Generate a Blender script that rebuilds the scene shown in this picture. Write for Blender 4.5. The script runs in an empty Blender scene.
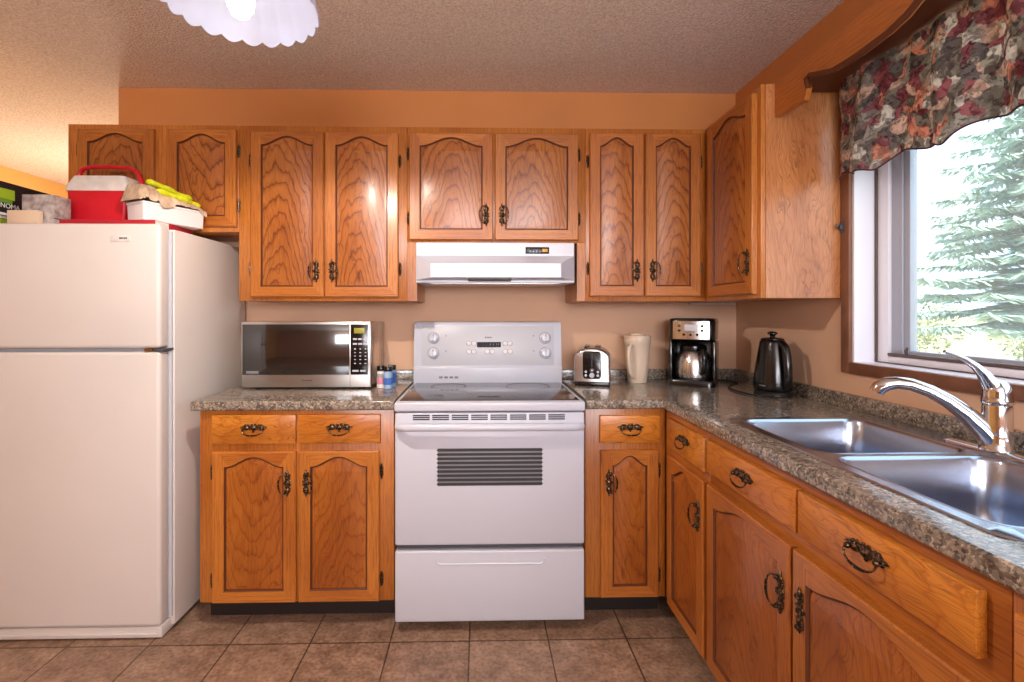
import bpy, bmesh, math, random
from mathutils import Vector, Matrix, noise
random.seed(7)
sc = bpy.context.scene
COL = sc.collection
PI = math.pi

# ------------------------------------------------------------------ camera
cam_d = bpy.data.cameras.new('camera')
cam = bpy.data.objects.new('camera', cam_d); COL.objects.link(cam)
cam.location = (-0.0297, -2.6109, 1.2662)
cam.rotation_euler = (PI/2, 0, -0.0229)
cam_d.sensor_width = 36.0
cam_d.lens = 490.67/1024*36
cam_d.shift_x = (512-491.1)/1024
cam_d.shift_y = -(341-312.97)/1024
cam_d.clip_start = 0.02
sc.camera = cam

# ------------------------------------------------------------------ world, sun, large lights, exposure
w = bpy.data.worlds.new('sky'); sc.world = w; w.use_nodes = True
bg = w.node_tree.nodes['Background']
bg.inputs[0].default_value = (0.62, 0.81, 1.0, 1); bg.inputs[1].default_value = 3.0

def light(name, kind, loc, energy, col, rot=(0, 0, 0), **kw):
    d = bpy.data.lights.new(name, kind); d.energy = energy; d.color = col
    for k, v in kw.items(): setattr(d, k, v)
    o = bpy.data.objects.new(name, d); COL.objects.link(o); o.location = loc; o.rotation_euler = rot
    return o
# sun stands on the far side of the house and lights the garden
light('sun', 'SUN', (-6, -6, 9), 10.0, (1.0, 0.95, 0.86), (math.radians(38), 0, math.radians(-50)), angle=0.02)
# unseen area light added behind the camera to fill the room
light('rear_fill_light', 'AREA', (0.25, -5.3, 1.75), 160, (0.88, 0.93, 1.0), (math.radians(122), 0, 0), shape='RECTANGLE', size=2.0, size_y=1.2)
# lamp of the next room
light('next_room_lamp', 'POINT', (-2.9, 1.3, 1.45), 56, (1.0, 0.86, 0.68), shadow_soft_size=0.12)
sc.view_settings.view_transform = 'Standard'
sc.view_settings.look = 'None'
sc.view_settings.gamma = 1.0
sc.view_settings.use_curve_mapping = False
sc.view_settings.exposure = -0.06

# ------------------------------------------------------------------ helpers: materials
def s2l(c):
    return tuple(((v/255)/12.92 if v/255 <= 0.04045 else ((v/255+0.055)/1.055)**2.4) for v in c)
def rgba(c): return (*s2l(c), 1)
class NT:
    def __init__(s, name):
        s.m = bpy.data.materials.new(name); s.m.use_nodes = True
        s.t = s.m.node_tree; s.b = s.t.nodes['Principled BSDF']
    def n(s, typ, **kw):
        nd = s.t.nodes.new(typ)
        for k, v in kw.items():
            if k.startswith('i_'):
                key = k[2:]; key = int(key) if key.isdigit() else key.replace('_', ' ')
                nd.inputs[key].default_value = v
            else: setattr(nd, k, v)
        return nd
    def l(s, a, b): s.t.links.new(a, b)
    def ramp(s, fac, stops, interp='LINEAR'):
        r = s.n('ShaderNodeValToRGB'); r.color_ramp.interpolation = interp
        el = r.color_ramp.elements
        while len(el) < len(stops): el.new(0.5)
        for e, (p, c) in zip(el, stops): e.position = p; e.color = rgba(c)
        s.l(fac, r.inputs[0]); return r.outputs[0]
    def mix(s, fac, a, b, mode='MIX'):
        nd = s.n('ShaderNodeMix', data_type='RGBA', blend_type=mode)
        for v, i in ((fac, 0), (a, 6), (b, 7)):
            if isinstance(v, (int, float)): nd.inputs[i].default_value = v
            elif isinstance(v, tuple): nd.inputs[i].default_value = v
            else: s.l(v, nd.inputs[i])
        return nd.outputs[2]
    def bump(s, h, strength, dist=0.01):
        bn = s.n('ShaderNodeBump', i_Strength=strength, i_Distance=dist)
        s.l(h, bn.inputs['Height']); s.l(bn.outputs[0], s.b.inputs['Normal'])
def pbr(name, col, rough=0.5, metal=0.0, coat=0.0, spec=0.5, emit=None, es=0.0):
    t = NT(name); b = t.b
    b.inputs['Base Color'].default_value = rgba(col)
    b.inputs['Roughness'].default_value = rough; b.inputs['Metallic'].default_value = metal
    b.inputs['Coat Weight'].default_value = coat; b.inputs['Coat Roughness'].default_value = 0.15
    b.inputs['Specular IOR Level'].default_value = spec
    if emit: b.inputs['Emission Color'].default_value = rgba(emit); b.inputs['Emission Strength'].default_value = es
    return t.m
def oak(name, light_c, mid_c, dark_c, figure=True, across='x', along='z', rough=0.36, cx=0.16, ca=0.38):
    """flat-sawn oak: tilted growth rings cut by the face (cathedral figure), or straight grain"""
    t = NT(name)
    tc = t.n('ShaderNodeTexCoord'); oi = t.n('ShaderNodeObjectInfo')
    def mth(op, a, b=None, c=None):
        nd = t.n('ShaderNodeMath', operation=op)
        for i, v in enumerate((a, b, c)):
            if v is None: continue
            if isinstance(v, (int, float)): nd.inputs[i].default_value = v
            else: t.l(v, nd.inputs[i])
        return nd.outputs[0]
    sx = t.n('ShaderNodeSeparateXYZ'); t.l(tc.outputs['Object'], sx.inputs[0])
    A = sx.outputs['XYZ'.index(across.upper())]; L = sx.outputs['XYZ'.index(along.upper())]
    O = [sx.outputs[i] for i in range(3) if 'XYZ'[i] not in (across.upper(), along.upper())][0]
    R = oi.outputs['Random']
    r2 = mth('FRACT', mth('MULTIPLY', R, 7.31)); r3 = mth('FRACT', mth('MULTIPLY', R, 23.7))
    # slow warp shared by rings and fibres
    wc = t.n('ShaderNodeCombineXYZ')
    t.l(mth('MULTIPLY_ADD', A, 9.0, mth('MULTIPLY', R, 40.0)), wc.inputs[0]); t.l(mth('MULTIPLY', O, 6.5), wc.inputs[1]); t.l(mth('MULTIPLY', L, 2.6), wc.inputs[2])
    nw = t.n('ShaderNodeTexNoise', i_Scale=1.0, i_Detail=3.0, i_Roughness=0.55); t.l(wc.outputs[0], nw.inputs[0])
    ws = t.n('ShaderNodeSeparateColor'); t.l(nw.outputs['Color'], ws.inputs[0])
    wa = 0.075 if figure else 0.012
    w1 = mth('MULTIPLY', mth('SUBTRACT', ws.outputs[0], 0.5), wa); w2 = mth('MULTIPLY', mth('SUBTRACT', ws.outputs[1], 0.5), wa)
    if figure:
        X = mth('ADD', mth('SUBTRACT', A, mth('MULTIPLY_ADD', r2, 0.12, cx-0.06)), w1)
        sg = mth('SUBTRACT', mth('MULTIPLY', mth('GREATER_THAN', r3, 0.35), 2.0), 1.0)
        Y = mth('ADD', mth('MULTIPLY_ADD', mth('MULTIPLY', mth('SUBTRACT', L, ca), 0.19), sg, mth('MULTIPLY_ADD', r2, 0.06, 0.12)), w2)
        freq = 21.0
    else:
        X = mth('ADD', mth('ADD', A, mth('MULTIPLY_ADD', R, 0.3, 0.35)), w1); Y = mth('MULTIPLY_ADD', L, 0.012, 0.05); freq = 20.0
    rc = t.n('ShaderNodeCombineXYZ'); t.l(X, rc.inputs[0]); t.l(Y, rc.inputs[1])
    wv = t.n('ShaderNodeTexWave', wave_type='RINGS', rings_direction='Z', wave_profile='SAW', i_Scale=freq, i_Distortion=0.6, i_Detail=2.0)
    wv.inputs['Detail Scale'].default_value = 3.0
    t.l(rc.outputs[0], wv.inputs[0])
    fc = t.n('ShaderNodeCombineXYZ')
    t.l(mth('MULTIPLY_ADD', A, 420.0, mth('MULTIPLY', w1, 900.0)), fc.inputs[0]); t.l(mth('MULTIPLY', O, 420.0), fc.inputs[1]); t.l(mth('MULTIPLY', L, 13.0), fc.inputs[2])
    fib = t.n('ShaderNodeTexNoise', i_Scale=1.0, i_Detail=3.0); t.l(fc.outputs[0], fib.inputs[0])
    big = t.n('ShaderNodeTexNoise', i_Scale=3.0, i_Detail=2.0); t.l(wc.outputs[0], big.inputs[0]); big.inputs['Scale'].default_value = 0.6
    if figure: ring = t.ramp(wv.outputs['Fac'], [(0.0, mid_c), (0.12, light_c), (0.62, light_c), (0.86, mid_c), (0.955, dark_c), (1.0, mid_c)])
    else: ring = t.ramp(wv.outputs['Fac'], [(0.0, light_c), (0.5, light_c), (0.92, tuple((a_+2*b_)//3 for a_, b_ in zip(mid_c, light_c))), (1.0, light_c)])
    fibc = t.ramp(fib.outputs['Fac'], [(0.36, tuple(int(v*0.70) for v in mid_c)), (0.50, (255, 255, 255))])
    fibc = t.ramp(fib.outputs['Fac'], [(0.34, (150, 128, 105)), (0.50, (255, 255, 255))])
    col = t.mix(0.55, ring, fibc, 'MULTIPLY')
    shade = t.ramp(big.outputs['Fac'], [(0.35, (226, 212, 200)), (0.6, (255, 255, 255))])
    col = t.mix(1.0, col, shade, 'MULTIPLY')
    vr = t.n('ShaderNodeMapRange', i_3=0.92, i_4=1.06); t.l(R, vr.inputs[0])
    hs = t.n('ShaderNodeHueSaturation'); t.l(vr.outputs[0], hs.inputs['Value']); t.l(col, hs.inputs['Color'])
    t.l(hs.outputs[0], t.b.inputs['Base Color'])
    t.b.inputs['Roughness'].default_value = rough
    t.b.inputs['Coat Weight'].default_value = 0.3; t.b.inputs['Coat Roughness'].default_value = 0.2
    t.bump(fib.outputs['Fac'], 0.10, 0.001)
    return t.m
def plaster(name, c, var=0.05, scale=2.0, rough=0.7):
    t = NT(name); tc = t.n('ShaderNodeTexCoord')
    nz = t.n('ShaderNodeTexNoise', i_Scale=scale, i_Detail=3.0); t.l(tc.outputs['Object'], nz.inputs[0])
    lo = tuple(max(0, int(v*(1-var))) for v in c)
    t.l(t.ramp(nz.outputs['Fac'], [(0.3, lo), (0.7, c)]), t.b.inputs['Base Color'])
    fine = t.n('ShaderNodeTexNoise', i_Scale=260.0, i_Detail=2.0); t.l(tc.outputs['Object'], fine.inputs[0])
    t.bump(fine.outputs['Fac'], 0.08, 0.002); t.b.inputs['Roughness'].default_value = rough
    return t.m
def popcorn():
    t = NT('popcorn_ceiling'); tc = t.n('ShaderNodeTexCoord')
    n1 = t.n('ShaderNodeTexNoise', i_Scale=95.0, i_Detail=3.0, i_Roughness=0.7); t.l(tc.outputs['Object'], n1.inputs[0])
    n2 = t.n('ShaderNodeTexVoronoi', i_Scale=120.0); t.l(tc.outputs['Object'], n2.inputs[0])
    t.l(t.ramp(n1.outputs['Fac'], [(0.34, (222, 206, 193)), (0.62, (252, 242, 232))]), t.b.inputs['Base Color'])
    ad = t.n('ShaderNodeMath', operation='SUBTRACT'); t.l(n1.outputs['Fac'], ad.inputs[0]); t.l(n2.outputs['Distance'], ad.inputs[1])
    t.bump(ad.outputs[0], 0.55, 0.012); t.b.inputs['Roughness'].default_value = 0.95
    return t.m
def tiles():
    t = NT('floor_tile'); tc = t.n('ShaderNodeTexCoord')
    mp = t.n('ShaderNodeMapping'); mp.inputs['Location'].default_value = (0.07+0.305*20, 0.72+0.305*20-0.004, 0); t.l(tc.outputs['Object'], mp.inputs[0])
    br = t.n('ShaderNodeTexBrick', offset=0.0, squash=1.0, i_Scale=1.0)
    br.inputs['Mortar Size'].default_value = 0.0035; br.inputs['Mortar Smooth'].default_value = 0.3
    br.inputs['Brick Width'].default_value = 0.305; br.inputs['Row Height'].default_value = 0.305
    br.inputs['Color1'].default_value = rgba((236, 226, 220)); br.inputs['Color2'].default_value = rgba((255, 250, 246)); br.inputs['Mortar'].default_value = rgba((150, 135, 125))
    t.l(mp.outputs[0], br.inputs[0])
    n1 = t.n('ShaderNodeTexNoise', i_Scale=14.0, i_Detail=6.0, i_Roughness=0.65); t.l(tc.outputs['Object'], n1.inputs[0])
    n2 = t.n('ShaderNodeTexNoise', i_Scale=70.0, i_Detail=3.0); t.l(tc.outputs['Object'], n2.inputs[0])
    a = t.ramp(n1.outputs['Fac'], [(0.3, (130, 106, 88)), (0.5, (164, 136, 116)), (0.7, (192, 164, 142))])
    b = t.ramp(n2.outputs['Fac'], [(0.35, (205, 195, 190)), (0.6, (255, 255, 255))])
    c = t.mix(1.0, t.mix(0.8, a, b, 'MULTIPLY'), br.outputs['Color'], 'MULTIPLY')
    t.l(c, t.b.inputs['Base Color']); t.b.inputs['Roughness'].default_value = 0.42
    inv = t.n('ShaderNodeMath', operation='SUBTRACT', i_0=1.0); t.l(br.outputs['Fac'], inv.inputs[1])
    t.bump(inv.outputs[0], 0.5, 0.003)
    return t.m
def laminate():
    t = NT('speckled_laminate'); tc = t.n('ShaderNodeTexCoord')
    wn_ = t.n('ShaderNodeTexNoise', i_Scale=150.0, i_Detail=2.0); t.l(tc.outputs['Object'], wn_.inputs[0])
    ws_ = t.n('ShaderNodeVectorMath', operation='SCALE'); ws_.inputs['Scale'].default_value = 0.012; t.l(wn_.outputs['Color'], ws_.inputs[0])
    wa_ = t.n('ShaderNodeVectorMath', operation='ADD'); t.l(tc.outputs['Object'], wa_.inputs[0]); t.l(ws_.outputs[0], wa_.inputs[1])
    v1 = t.n('ShaderNodeTexVoronoi', i_Scale=170.0); t.l(wa_.outputs[0], v1.inputs[0])
    sp = t.n('ShaderNodeSeparateColor'); t.l(v1.outputs['Color'], sp.inputs[0])
    n1 = t.n('ShaderNodeTexNoise', i_Scale=42.0, i_Detail=4.0); t.l(tc.outputs['Object'], n1.inputs[0])
    base = t.ramp(n1.outputs['Fac'], [(0.38, (98, 88, 80)), (0.52, (144, 132, 120)), (0.64, (178, 165, 150))])
    spk = t.ramp(sp.outputs[0], [(0.0, (62, 56, 52)), (0.18, (96, 88, 81)), (0.42, (140, 128, 116)), (0.74, (168, 153, 137)), (0.91, (204, 188, 166))], 'CONSTANT')
    t.l(t.mix(0.66, base, spk), t.b.inputs['Base Color'])
    t.b.inputs['Roughness'].default_value = 0.22; t.b.inputs['Coat Weight'].default_value = 0.6; t.b.inputs['Coat Roughness'].default_value = 0.12
    return t.m
def brushed(name, c, rough=0.28, scale=(4, 300, 300)):
    t = NT(name); tc = t.n('ShaderNodeTexCoord')
    mp = t.n('ShaderNodeMapping'); mp.inputs['Scale'].default_value = scale; t.l(tc.outputs['Object'], mp.inputs[0])
    nz = t.n('ShaderNodeTexNoise', i_Scale=1.0, i_Detail=2.0); t.l(mp.outputs[0], nz.inputs[0])
    r = t.n('ShaderNodeMapRange', i_3=rough*0.75, i_4=rough*1.3); t.l(nz.outputs['Fac'], r.inputs[0]); t.l(r.outputs[0], t.b.inputs['Roughness'])
    t.b.inputs['Base Color'].default_value = rgba(c); t.b.inputs['Metallic'].default_value = 1.0
    return t.m
def glass_mat(name, refl=0.06, haze=0.10):
    """thin window glass with an added translucent haze that washes out the view"""
    t = NT(name); t.t.nodes.remove(t.b)
    tr = t.n('ShaderNodeBsdfTransparent'); gl = t.n('ShaderNodeBsdfGlossy', i_Roughness=0.02); tl = t.n('ShaderNodeBsdfTranslucent')
    m1 = t.n('ShaderNodeMixShader'); m1.inputs[0].default_value = haze  # pale haze over the bright view, mixed into the glass as translucency
    t.l(tr.outputs[0], m1.inputs[1]); t.l(tl.outputs[0], m1.inputs[2])
    mx = t.n('ShaderNodeMixShader'); mx.inputs[0].default_value = refl
    t.l(m1.outputs[0], mx.inputs[1]); t.l(gl.outputs[0], mx.inputs[2])
    t.l(mx.outputs[0], t.t.nodes['Material Output'].inputs[0])
    return t.m
def floral():
    t = NT('floral_fabric'); tc = t.n('ShaderNodeTexCoord')
    nz = t.n('ShaderNodeTexNoise', i_Scale=26.0, i_Detail=4.0); t.l(tc.outputs['Object'], nz.inputs[0])
    sub = t.n('ShaderNodeVectorMath', operation='SUBTRACT'); sub.inputs[1].default_value = (0.5, 0.5, 0.5); t.l(nz.outputs['Color'], sub.inputs[0])
    sc_ = t.n('ShaderNodeVectorMath', operation='SCALE'); sc_.inputs['Scale'].default_value = 0.06; t.l(sub.outputs[0], sc_.inputs[0])
    ad = t.n('ShaderNodeVectorMath', operation='ADD'); t.l(tc.outputs['Object'], ad.inputs[0]); t.l(sc_.outputs[0], ad.inputs[1])
    v1 = t.n('ShaderNodeTexVoronoi', i_Scale=30.0); t.l(ad.outputs[0], v1.inputs[0])
    s1 = t.n('ShaderNodeSeparateColor'); t.l(v1.outputs['Color'], s1.inputs[0])
    pal = t.ramp(s1.outputs[0], [(0.0, (150, 142, 140)), (0.18, (196, 136, 142)), (0.30, (174, 168, 160)), (0.44, (238, 212, 198)), (0.60, (178, 116, 126)), (0.68, (196, 192, 184)), (0.82, (238, 184, 166)), (0.91, (240, 234, 228))], 'CONSTANT')
    # petals: a second, finer cell pattern plus a lighter rim
    v2 = t.n('ShaderNodeTexVoronoi', i_Scale=95.0); t.l(ad.outputs[0], v2.inputs[0])
    s2 = t.n('ShaderNodeSeparateColor'); t.l(v2.outputs['Color'], s2.inputs[0])
    pet = t.ramp(s2.outputs[1], [(0.0, (150, 142, 142)), (0.4, (214, 206, 204)), (0.8, (255, 252, 250))])
    v3 = t.n('ShaderNodeTexVoronoi', feature='DISTANCE_TO_EDGE', i_Scale=30.0); t.l(ad.outputs[0], v3.inputs[0])
    rim = t.ramp(v3.outputs['Distance'], [(0.0, (104, 94, 94)), (0.06, (255, 255, 255))])
    c = t.mix(0.85, pal, pet, 'MULTIPLY'); c = t.mix(0.22, c, rim, 'MULTIPLY')
    t.b.inputs['Roughness'].default_value = 0.85
    t.l(c, t.b.inputs['Base Color'])
    tl = t.n('ShaderNodeBsdfTranslucent'); t.l(c, tl.inputs[0])
    mx = t.n('ShaderNodeMixShader'); mx.inputs[0].default_value = 0.6
    t.l(t.b.outputs[0], mx.inputs[1]); t.l(tl.outputs[0], mx.inputs[2])
    t.l(mx.outputs[0], t.t.nodes['Material Output'].inputs[0])
    return t.m
def translucent(name, c, f=0.5, rough=0.4):
    t = NT(name); t.b.inputs['Base Color'].default_value = rgba(c); t.b.inputs['Roughness'].default_value = rough
    tl = t.n('ShaderNodeBsdfTranslucent'); tl.inputs[0].default_value = rgba(c)
    mx = t.n('ShaderNodeMixShader'); mx.inputs[0].default_value = f
    t.l(t.b.outputs[0], mx.inputs[1]); t.l(tl.outputs[0], mx.inputs[2])
    t.l(mx.outputs[0], t.t.nodes['Material Output'].inputs[0])
    return t.m
def noisy(name, stops, scale, rough=0.8, detail=4.0, vscale=None):
    t = NT(name); tc = t.n('ShaderNodeTexCoord')
    src = tc.outputs['Object']
    if vscale:
        mp = t.n('ShaderNodeMapping'); mp.inputs['Scale'].default_value = vscale; t.l(src, mp.inputs[0]); src = mp.outputs[0]
    nz = t.n('ShaderNodeTexNoise', i_Scale=scale, i_Detail=detail); t.l(src, nz.inputs[0])
    t.l(t.ramp(nz.outputs['Fac'], stops), t.b.inputs['Base Color']); t.b.inputs['Roughness'].default_value = rough
    return t.m

M = {}
LT, MD, DK = (198, 121, 48), (174, 97, 34), (134, 62, 18)
M['oak_frame'] = oak('oak_frame', LT, MD, DK, figure=False)
M['oak_panel'] = oak('oak_panel', (188, 114, 50), (168, 95, 38), (118, 60, 24))
M['oak_panel_plain'] = oak('oak_panel_plain', (182, 105, 36), (173, 96, 31), (154, 81, 25))
M['oak_drawer'] = oak('oak_drawer', (218, 138, 50), (212, 130, 44), (196, 114, 36), across='z', along='x', cx=0.055, ca=0.17)
M['oak_rail'] = oak('oak_rail', LT, MD, DK, figure=False, across='z', along='x')
M['oak_board'] = oak('oak_board', LT, MD, DK, figure=False, across='z', along='y')
M['oak_end'] = oak('oak_end', (204, 134, 82), (200, 129, 77), (191, 120, 70), across='y', along='z', cx=-0.16)
M['glaze'] = pbr('dark_glaze', (98, 48, 20), 0.5)
M['wall'] = plaster('wall_paint', (228, 184, 152))
M['band'] = plaster('bounce_tinted_wall', (216, 142, 78))  # wall colour with the orange bounce light put in
M['yellow_wall'] = plaster('yellow_wall_paint', (240, 190, 112))
M['ceiling'] = popcorn()
M['floor'] = tiles()
M['lam'] = laminate()
M['white'] = pbr('white_enamel', (206, 208, 221), 0.28, coat=0.2)
M['fridge'] = noisy('fridge_enamel', [(0.3, (218, 210, 205)), (0.7, (226, 218, 213))], 1.5, 0.42)
M['grey_panel'] = pbr('pale_grey_panel', (200, 201, 210), 0.35)
M['grey'] = pbr('mid_grey_plastic', (128, 128, 134), 0.5)
M['dark_grey'] = pbr('dark_grey', (78, 78, 84), 0.4)
M['slot'] = pbr('slot_black', (52, 52, 58), 0.6)
M['black'] = pbr('black_plastic', (13, 12, 14), 0.2, coat=0.3)
M['black_matt'] = pbr('black_matt', (24, 22, 22), 0.6)
M['glass_black'] = pbr('black_glass', (22, 20, 22), 0.06, coat=1.0, spec=0.9)
M['cooktop'] = pbr('ceramic_glass', (46, 44, 52), 0.08, coat=0.25, spec=0.6)
M['display_glass'] = pbr('display_glass', (34, 30, 34), 0.45, spec=0.25)
M['steel'] = brushed('brushed_steel', (200, 196, 192), 0.3)
M['steel_v'] = brushed('brushed_steel_upright', (205, 200, 196), 0.26, (300, 300, 4))
M['sink'] = pbr('sink_steel', (178, 186, 202), 0.24, 1.0)
M['chrome'] = pbr('chrome', (222, 222, 226), 0.08, 1.0)
M['bronze'] = noisy('antique_bronze', [(0.38, (38, 29, 24)), (0.56, (84, 64, 48)), (0.68, (176, 146, 108))], 190, 0.32); M['bronze'].node_tree.nodes['Principled BSDF'].inputs['Metallic'].default_value = 0.75
M['casing'] = noisy('brown_casing', [(0.3, (116, 74, 54)), (0.7, (140, 94, 70))], 10, 0.5, vscale=(8, 1, 1))
M['vinyl'] = pbr('white_vinyl', (240, 238, 247), 0.4)
M['alu'] = pbr('grey_aluminium', (176, 182, 196), 0.4, 0.1)
M['track'] = pbr('brown_track', (92, 76, 70), 0.5)
M['pane'] = glass_mat('window_glass', 0.05, 0.08)
M['toe'] = pbr('toe_kick_black', (34, 24, 20), 0.6)
M['cream'] = pbr('cream_plastic', (222, 200, 178), 0.4)
M['red'] = pbr('red_plastic', (206, 24, 42), 0.4)
M['offwhite'] = noisy('offwhite_plastic', [(0.3, (216, 208, 200)), (0.7, (232, 226, 220))], 30, 0.5)
M['white_plastic'] = pbr('white_plastic', (236, 230, 230), 0.35)
M['red_card'] = pbr('red_card', (178, 26, 44), 0.55)
M['card_grey'] = noisy('grey_carton', [(0.35, (134, 122, 122)), (0.5, (170, 158, 154)), (0.65, (188, 178, 174))], 40, 0.7)
M['card_beige'] = pbr('beige_carton', (216, 190, 164), 0.7)
M['black_card'] = pbr('black_carton', (30, 24, 26), 0.5)
M['lime'] = pbr('lime_print', (168, 200, 44), 0.6)
M['lime_dark'] = pbr('green_print', (112, 160, 48), 0.6)
M['print_white'] = pbr('white_print', (232, 230, 226), 0.6)
M['cloth'] = noisy('beige_cloth', [(0.3, (176, 146, 120)), (0.7, (222, 196, 168))], 26, 0.95)
M['hiviz'] = noisy('neon_yellow_fabric', [(0.3, (190, 196, 10)), (0.7, (228, 232, 30))], 60, 0.8)
M['shade_glass'] = translucent('white_shade_glass', (230, 234, 252), 0.45)
M['bulb'] = pbr('lit_bulb', (255, 250, 240), 0.4, emit=(255, 246, 232), es=13.0)
M['brass'] = pbr('brass', (176, 140, 80), 0.3, 1.0)
M['floral'] = floral()
M['hem'] = pbr('plum_hem', (86, 54, 66), 0.9)
M['display'] = pbr('olive_display', (150, 142, 52), 0.3, emit=(150, 142, 52), es=0.25)
M['amber'] = pbr('amber_switch', (206, 160, 60), 0.4)
M['pink_label'] = pbr('pink_label', (214, 140, 160), 0.5)
M['blue_label'] = pbr('blue_label', (64, 110, 190), 0.5)
M['blue_pale'] = pbr('pale_blue_label', (150, 176, 206), 0.5)
M['teal_label'] = pbr('grey_green_label', (150, 160, 150), 0.5)
M['needles'] = noisy('spruce_needles', [(0.3, (140, 166, 156)), (0.7, (186, 206, 192))], 6, 0.8)
M['bark'] = noisy('bark', [(0.3, (92, 76, 62)), (0.7, (130, 112, 94))], 8, 0.9)
M['lawn'] = noisy('dry_meadow', [(0.3, (156, 150, 102)), (0.55, (186, 176, 130)), (0.75, (208, 198, 158))], 1.2, 0.95, 6.0)
M['shrub'] = noisy('shrub_leaves', [(0.3, (104, 120, 82)), (0.7, (160, 168, 118))], 5, 0.9)

# ------------------------------------------------------------------ helpers: geometry
class MB:
    def __init__(s): s.bm = bmesh.new()
    def _merge(s, b, mat):
        for f in b.faces: f.material_index = mat
        me = bpy.data.meshes.new('tmp'); b.to_mesh(me); b.free()
        n0 = len(s.bm.faces); s.bm.from_mesh(me); bpy.data.meshes.remove(me)
        return s
    def box(s, x0, x1, y0, y1, z0, z1, mat=0, bev=0.0, seg=2, rot=None, edges=None):
        b = bmesh.new(); bmesh.ops.create_cube(b, size=1)
        c = Vector(((x0+x1)/2, (y0+y1)/2, (z0+z1)/2))
        for v in b.verts: v.co = Vector((v.co.x*(x1-x0), v.co.y*(y1-y0), v.co.z*(z1-z0)))
        if bev > 0:
            es = [e for e in b.edges if edges is None or edges((e.verts[0].co+e.verts[1].co)/2+c, e.verts[1].co-e.verts[0].co)]
            bmesh.ops.bevel(b, geom=es, offset=bev, segments=seg, profile=0.5, affect='EDGES')
        m = Matrix.Translation(c)
        if rot is not None: m = m @ rot.to_4x4()
        bmesh.ops.transform(b, matrix=m, verts=b.verts)
        return s._merge(b, mat)
    def rings(s, loops, mat=0, cap0=True, cap1=True, closed=True):
        b = bmesh.new(); L = [[b.verts.new(p) for p in lp] for lp in loops]
        n = len(L[0])
        for a, c in zip(L, L[1:]):
            for i in range(n if closed else n-1):
                try: b.faces.new((a[i], a[(i+1) % n], c[(i+1) % n], c[i]))
                except ValueError: pass
        if cap0: b.faces.new(list(reversed(L[0])))
        if cap1: b.faces.new(L[-1])
        bmesh.ops.recalc_face_normals(b, faces=b.faces)
        return s._merge(b, mat)
    def tube(s, pts, r, n=10, mat=0, flat=None, closed=False):
        pts = [Vector(p) for p in pts]; k = len(pts)
        rs = r if isinstance(r, (list, tuple)) else [r]*k
        loops = []; up = None
        for i, p in enumerate(pts):
            if closed: d = pts[(i+1) % k]-pts[i-1]
            else: d = pts[min(i+1, k-1)]-pts[max(i-1, 0)]
            d.normalize()
            if up is None:
                up = Vector((0, 0, 1)) if abs(d.z) < 0.9 else Vector((1, 0, 0))
            u = (up - d*up.dot(d)).normalized(); v = d.cross(u); up = u
            fx, fy = flat or (1, 1)
            loops.append([p + u*math.cos(2*PI*j/n)*rs[i]*fx + v*math.sin(2*PI*j/n)*rs[i]*fy for j in range(n)])
        if closed: loops.append(loops[0]); return s.rings(loops, mat, False, False)
        return s.rings(loops, mat)
    def lathe(s, prof, c=(0, 0, 0), n=28, mat=0, sx=1, sy=1, axis='z', cap=True):
        c = Vector(c); loops = []
        for r, h in prof:
            lp = []
            for j in range(n):
                a = 2*PI*j/n; x, y = r*math.cos(a)*sx, r*math.sin(a)*sy
                lp.append(c + (Vector((x, y, h)) if axis == 'z' else Vector((x, -h, y)) if axis == 'y' else Vector((h, x, y))))
            loops.append(lp)
        return s.rings(loops, mat, cap, cap)
    def ell(s, c, r, mat=0, u=14, v=10, rot=None):
        b = bmesh.new(); bmesh.ops.create_uvsphere(b, u_segments=u, v_segments=v, radius=1)
        m = Matrix.Translation(Vector(c)) @ (rot.to_4x4() if rot is not None else Matrix.Identity(4)) @ Matrix.Diagonal((*r, 1))
        bmesh.ops.transform(b, matrix=m, verts=b.verts)
        return s._merge(b, mat)
    def prism(s, poly, y0, y1, mat=0, plane='xz', bev=0.0):
        f = {'xz': lambda a, b, h: (a, h, b), 'xy': lambda a, b, h: (a, b, h), 'yz': lambda a, b, h: (h, a, b)}[plane]
        b = bmesh.new(); A = [b.verts.new(f(p[0], p[1], y0)) for p in poly]; B = [b.verts.new(f(p[0], p[1], y1)) for p in poly]
        n = len(poly)
        b.faces.new(A); b.faces.new(list(reversed(B)))
        for i in range(n): b.faces.new((A[i], B[i], B[(i+1) % n], A[(i+1) % n]))
        bmesh.ops.recalc_face_normals(b, faces=b.faces)
        if bev: bmesh.ops.bevel(b, geom=[e for e in b.edges], offset=bev, segments=2, profile=0.5, affect='EDGES')
        return s._merge(b, mat)
    def grid(s, fn, nu, nv, mat=0, thick=0.0):
        b = bmesh.new(); V = [[b.verts.new(fn(i/nu, j/nv)) for j in range(nv+1)] for i in range(nu+1)]
        for i in range(nu):
            for j in range(nv): b.faces.new((V[i][j], V[i+1][j], V[i+1][j+1], V[i][j+1]))
        bmesh.ops.recalc_face_normals(b, faces=b.faces)
        if thick: bmesh.ops.solidify(b, geom=list(b.faces), thickness=thick)
        return s._merge(b, mat)
    def build(s, name, mats, parent=None, angle=35, loc=None):
        me = bpy.data.meshes.new(name)
        s.bm.to_mesh(me); s.bm.free()
        for m in (mats if isinstance(mats, (list, tuple)) else [mats]): me.materials.append(M[m] if isinstance(m, str) else m)
        for p in me.polygons: p.use_smooth = True
        me.set_sharp_from_angle(angle=math.radians(angle))
        o = bpy.data.objects.new(name, me); COL.objects.link(o)
        if parent: o.parent = parent
        if loc: o.location = loc
        return o
def link(name, me, parent, loc=(0, 0, 0), rot=(0, 0, 0)):
    o = bpy.data.objects.new(name, me); COL.objects.link(o); o.parent = parent; o.location = loc; o.rotation_euler = rot
    return o
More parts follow.
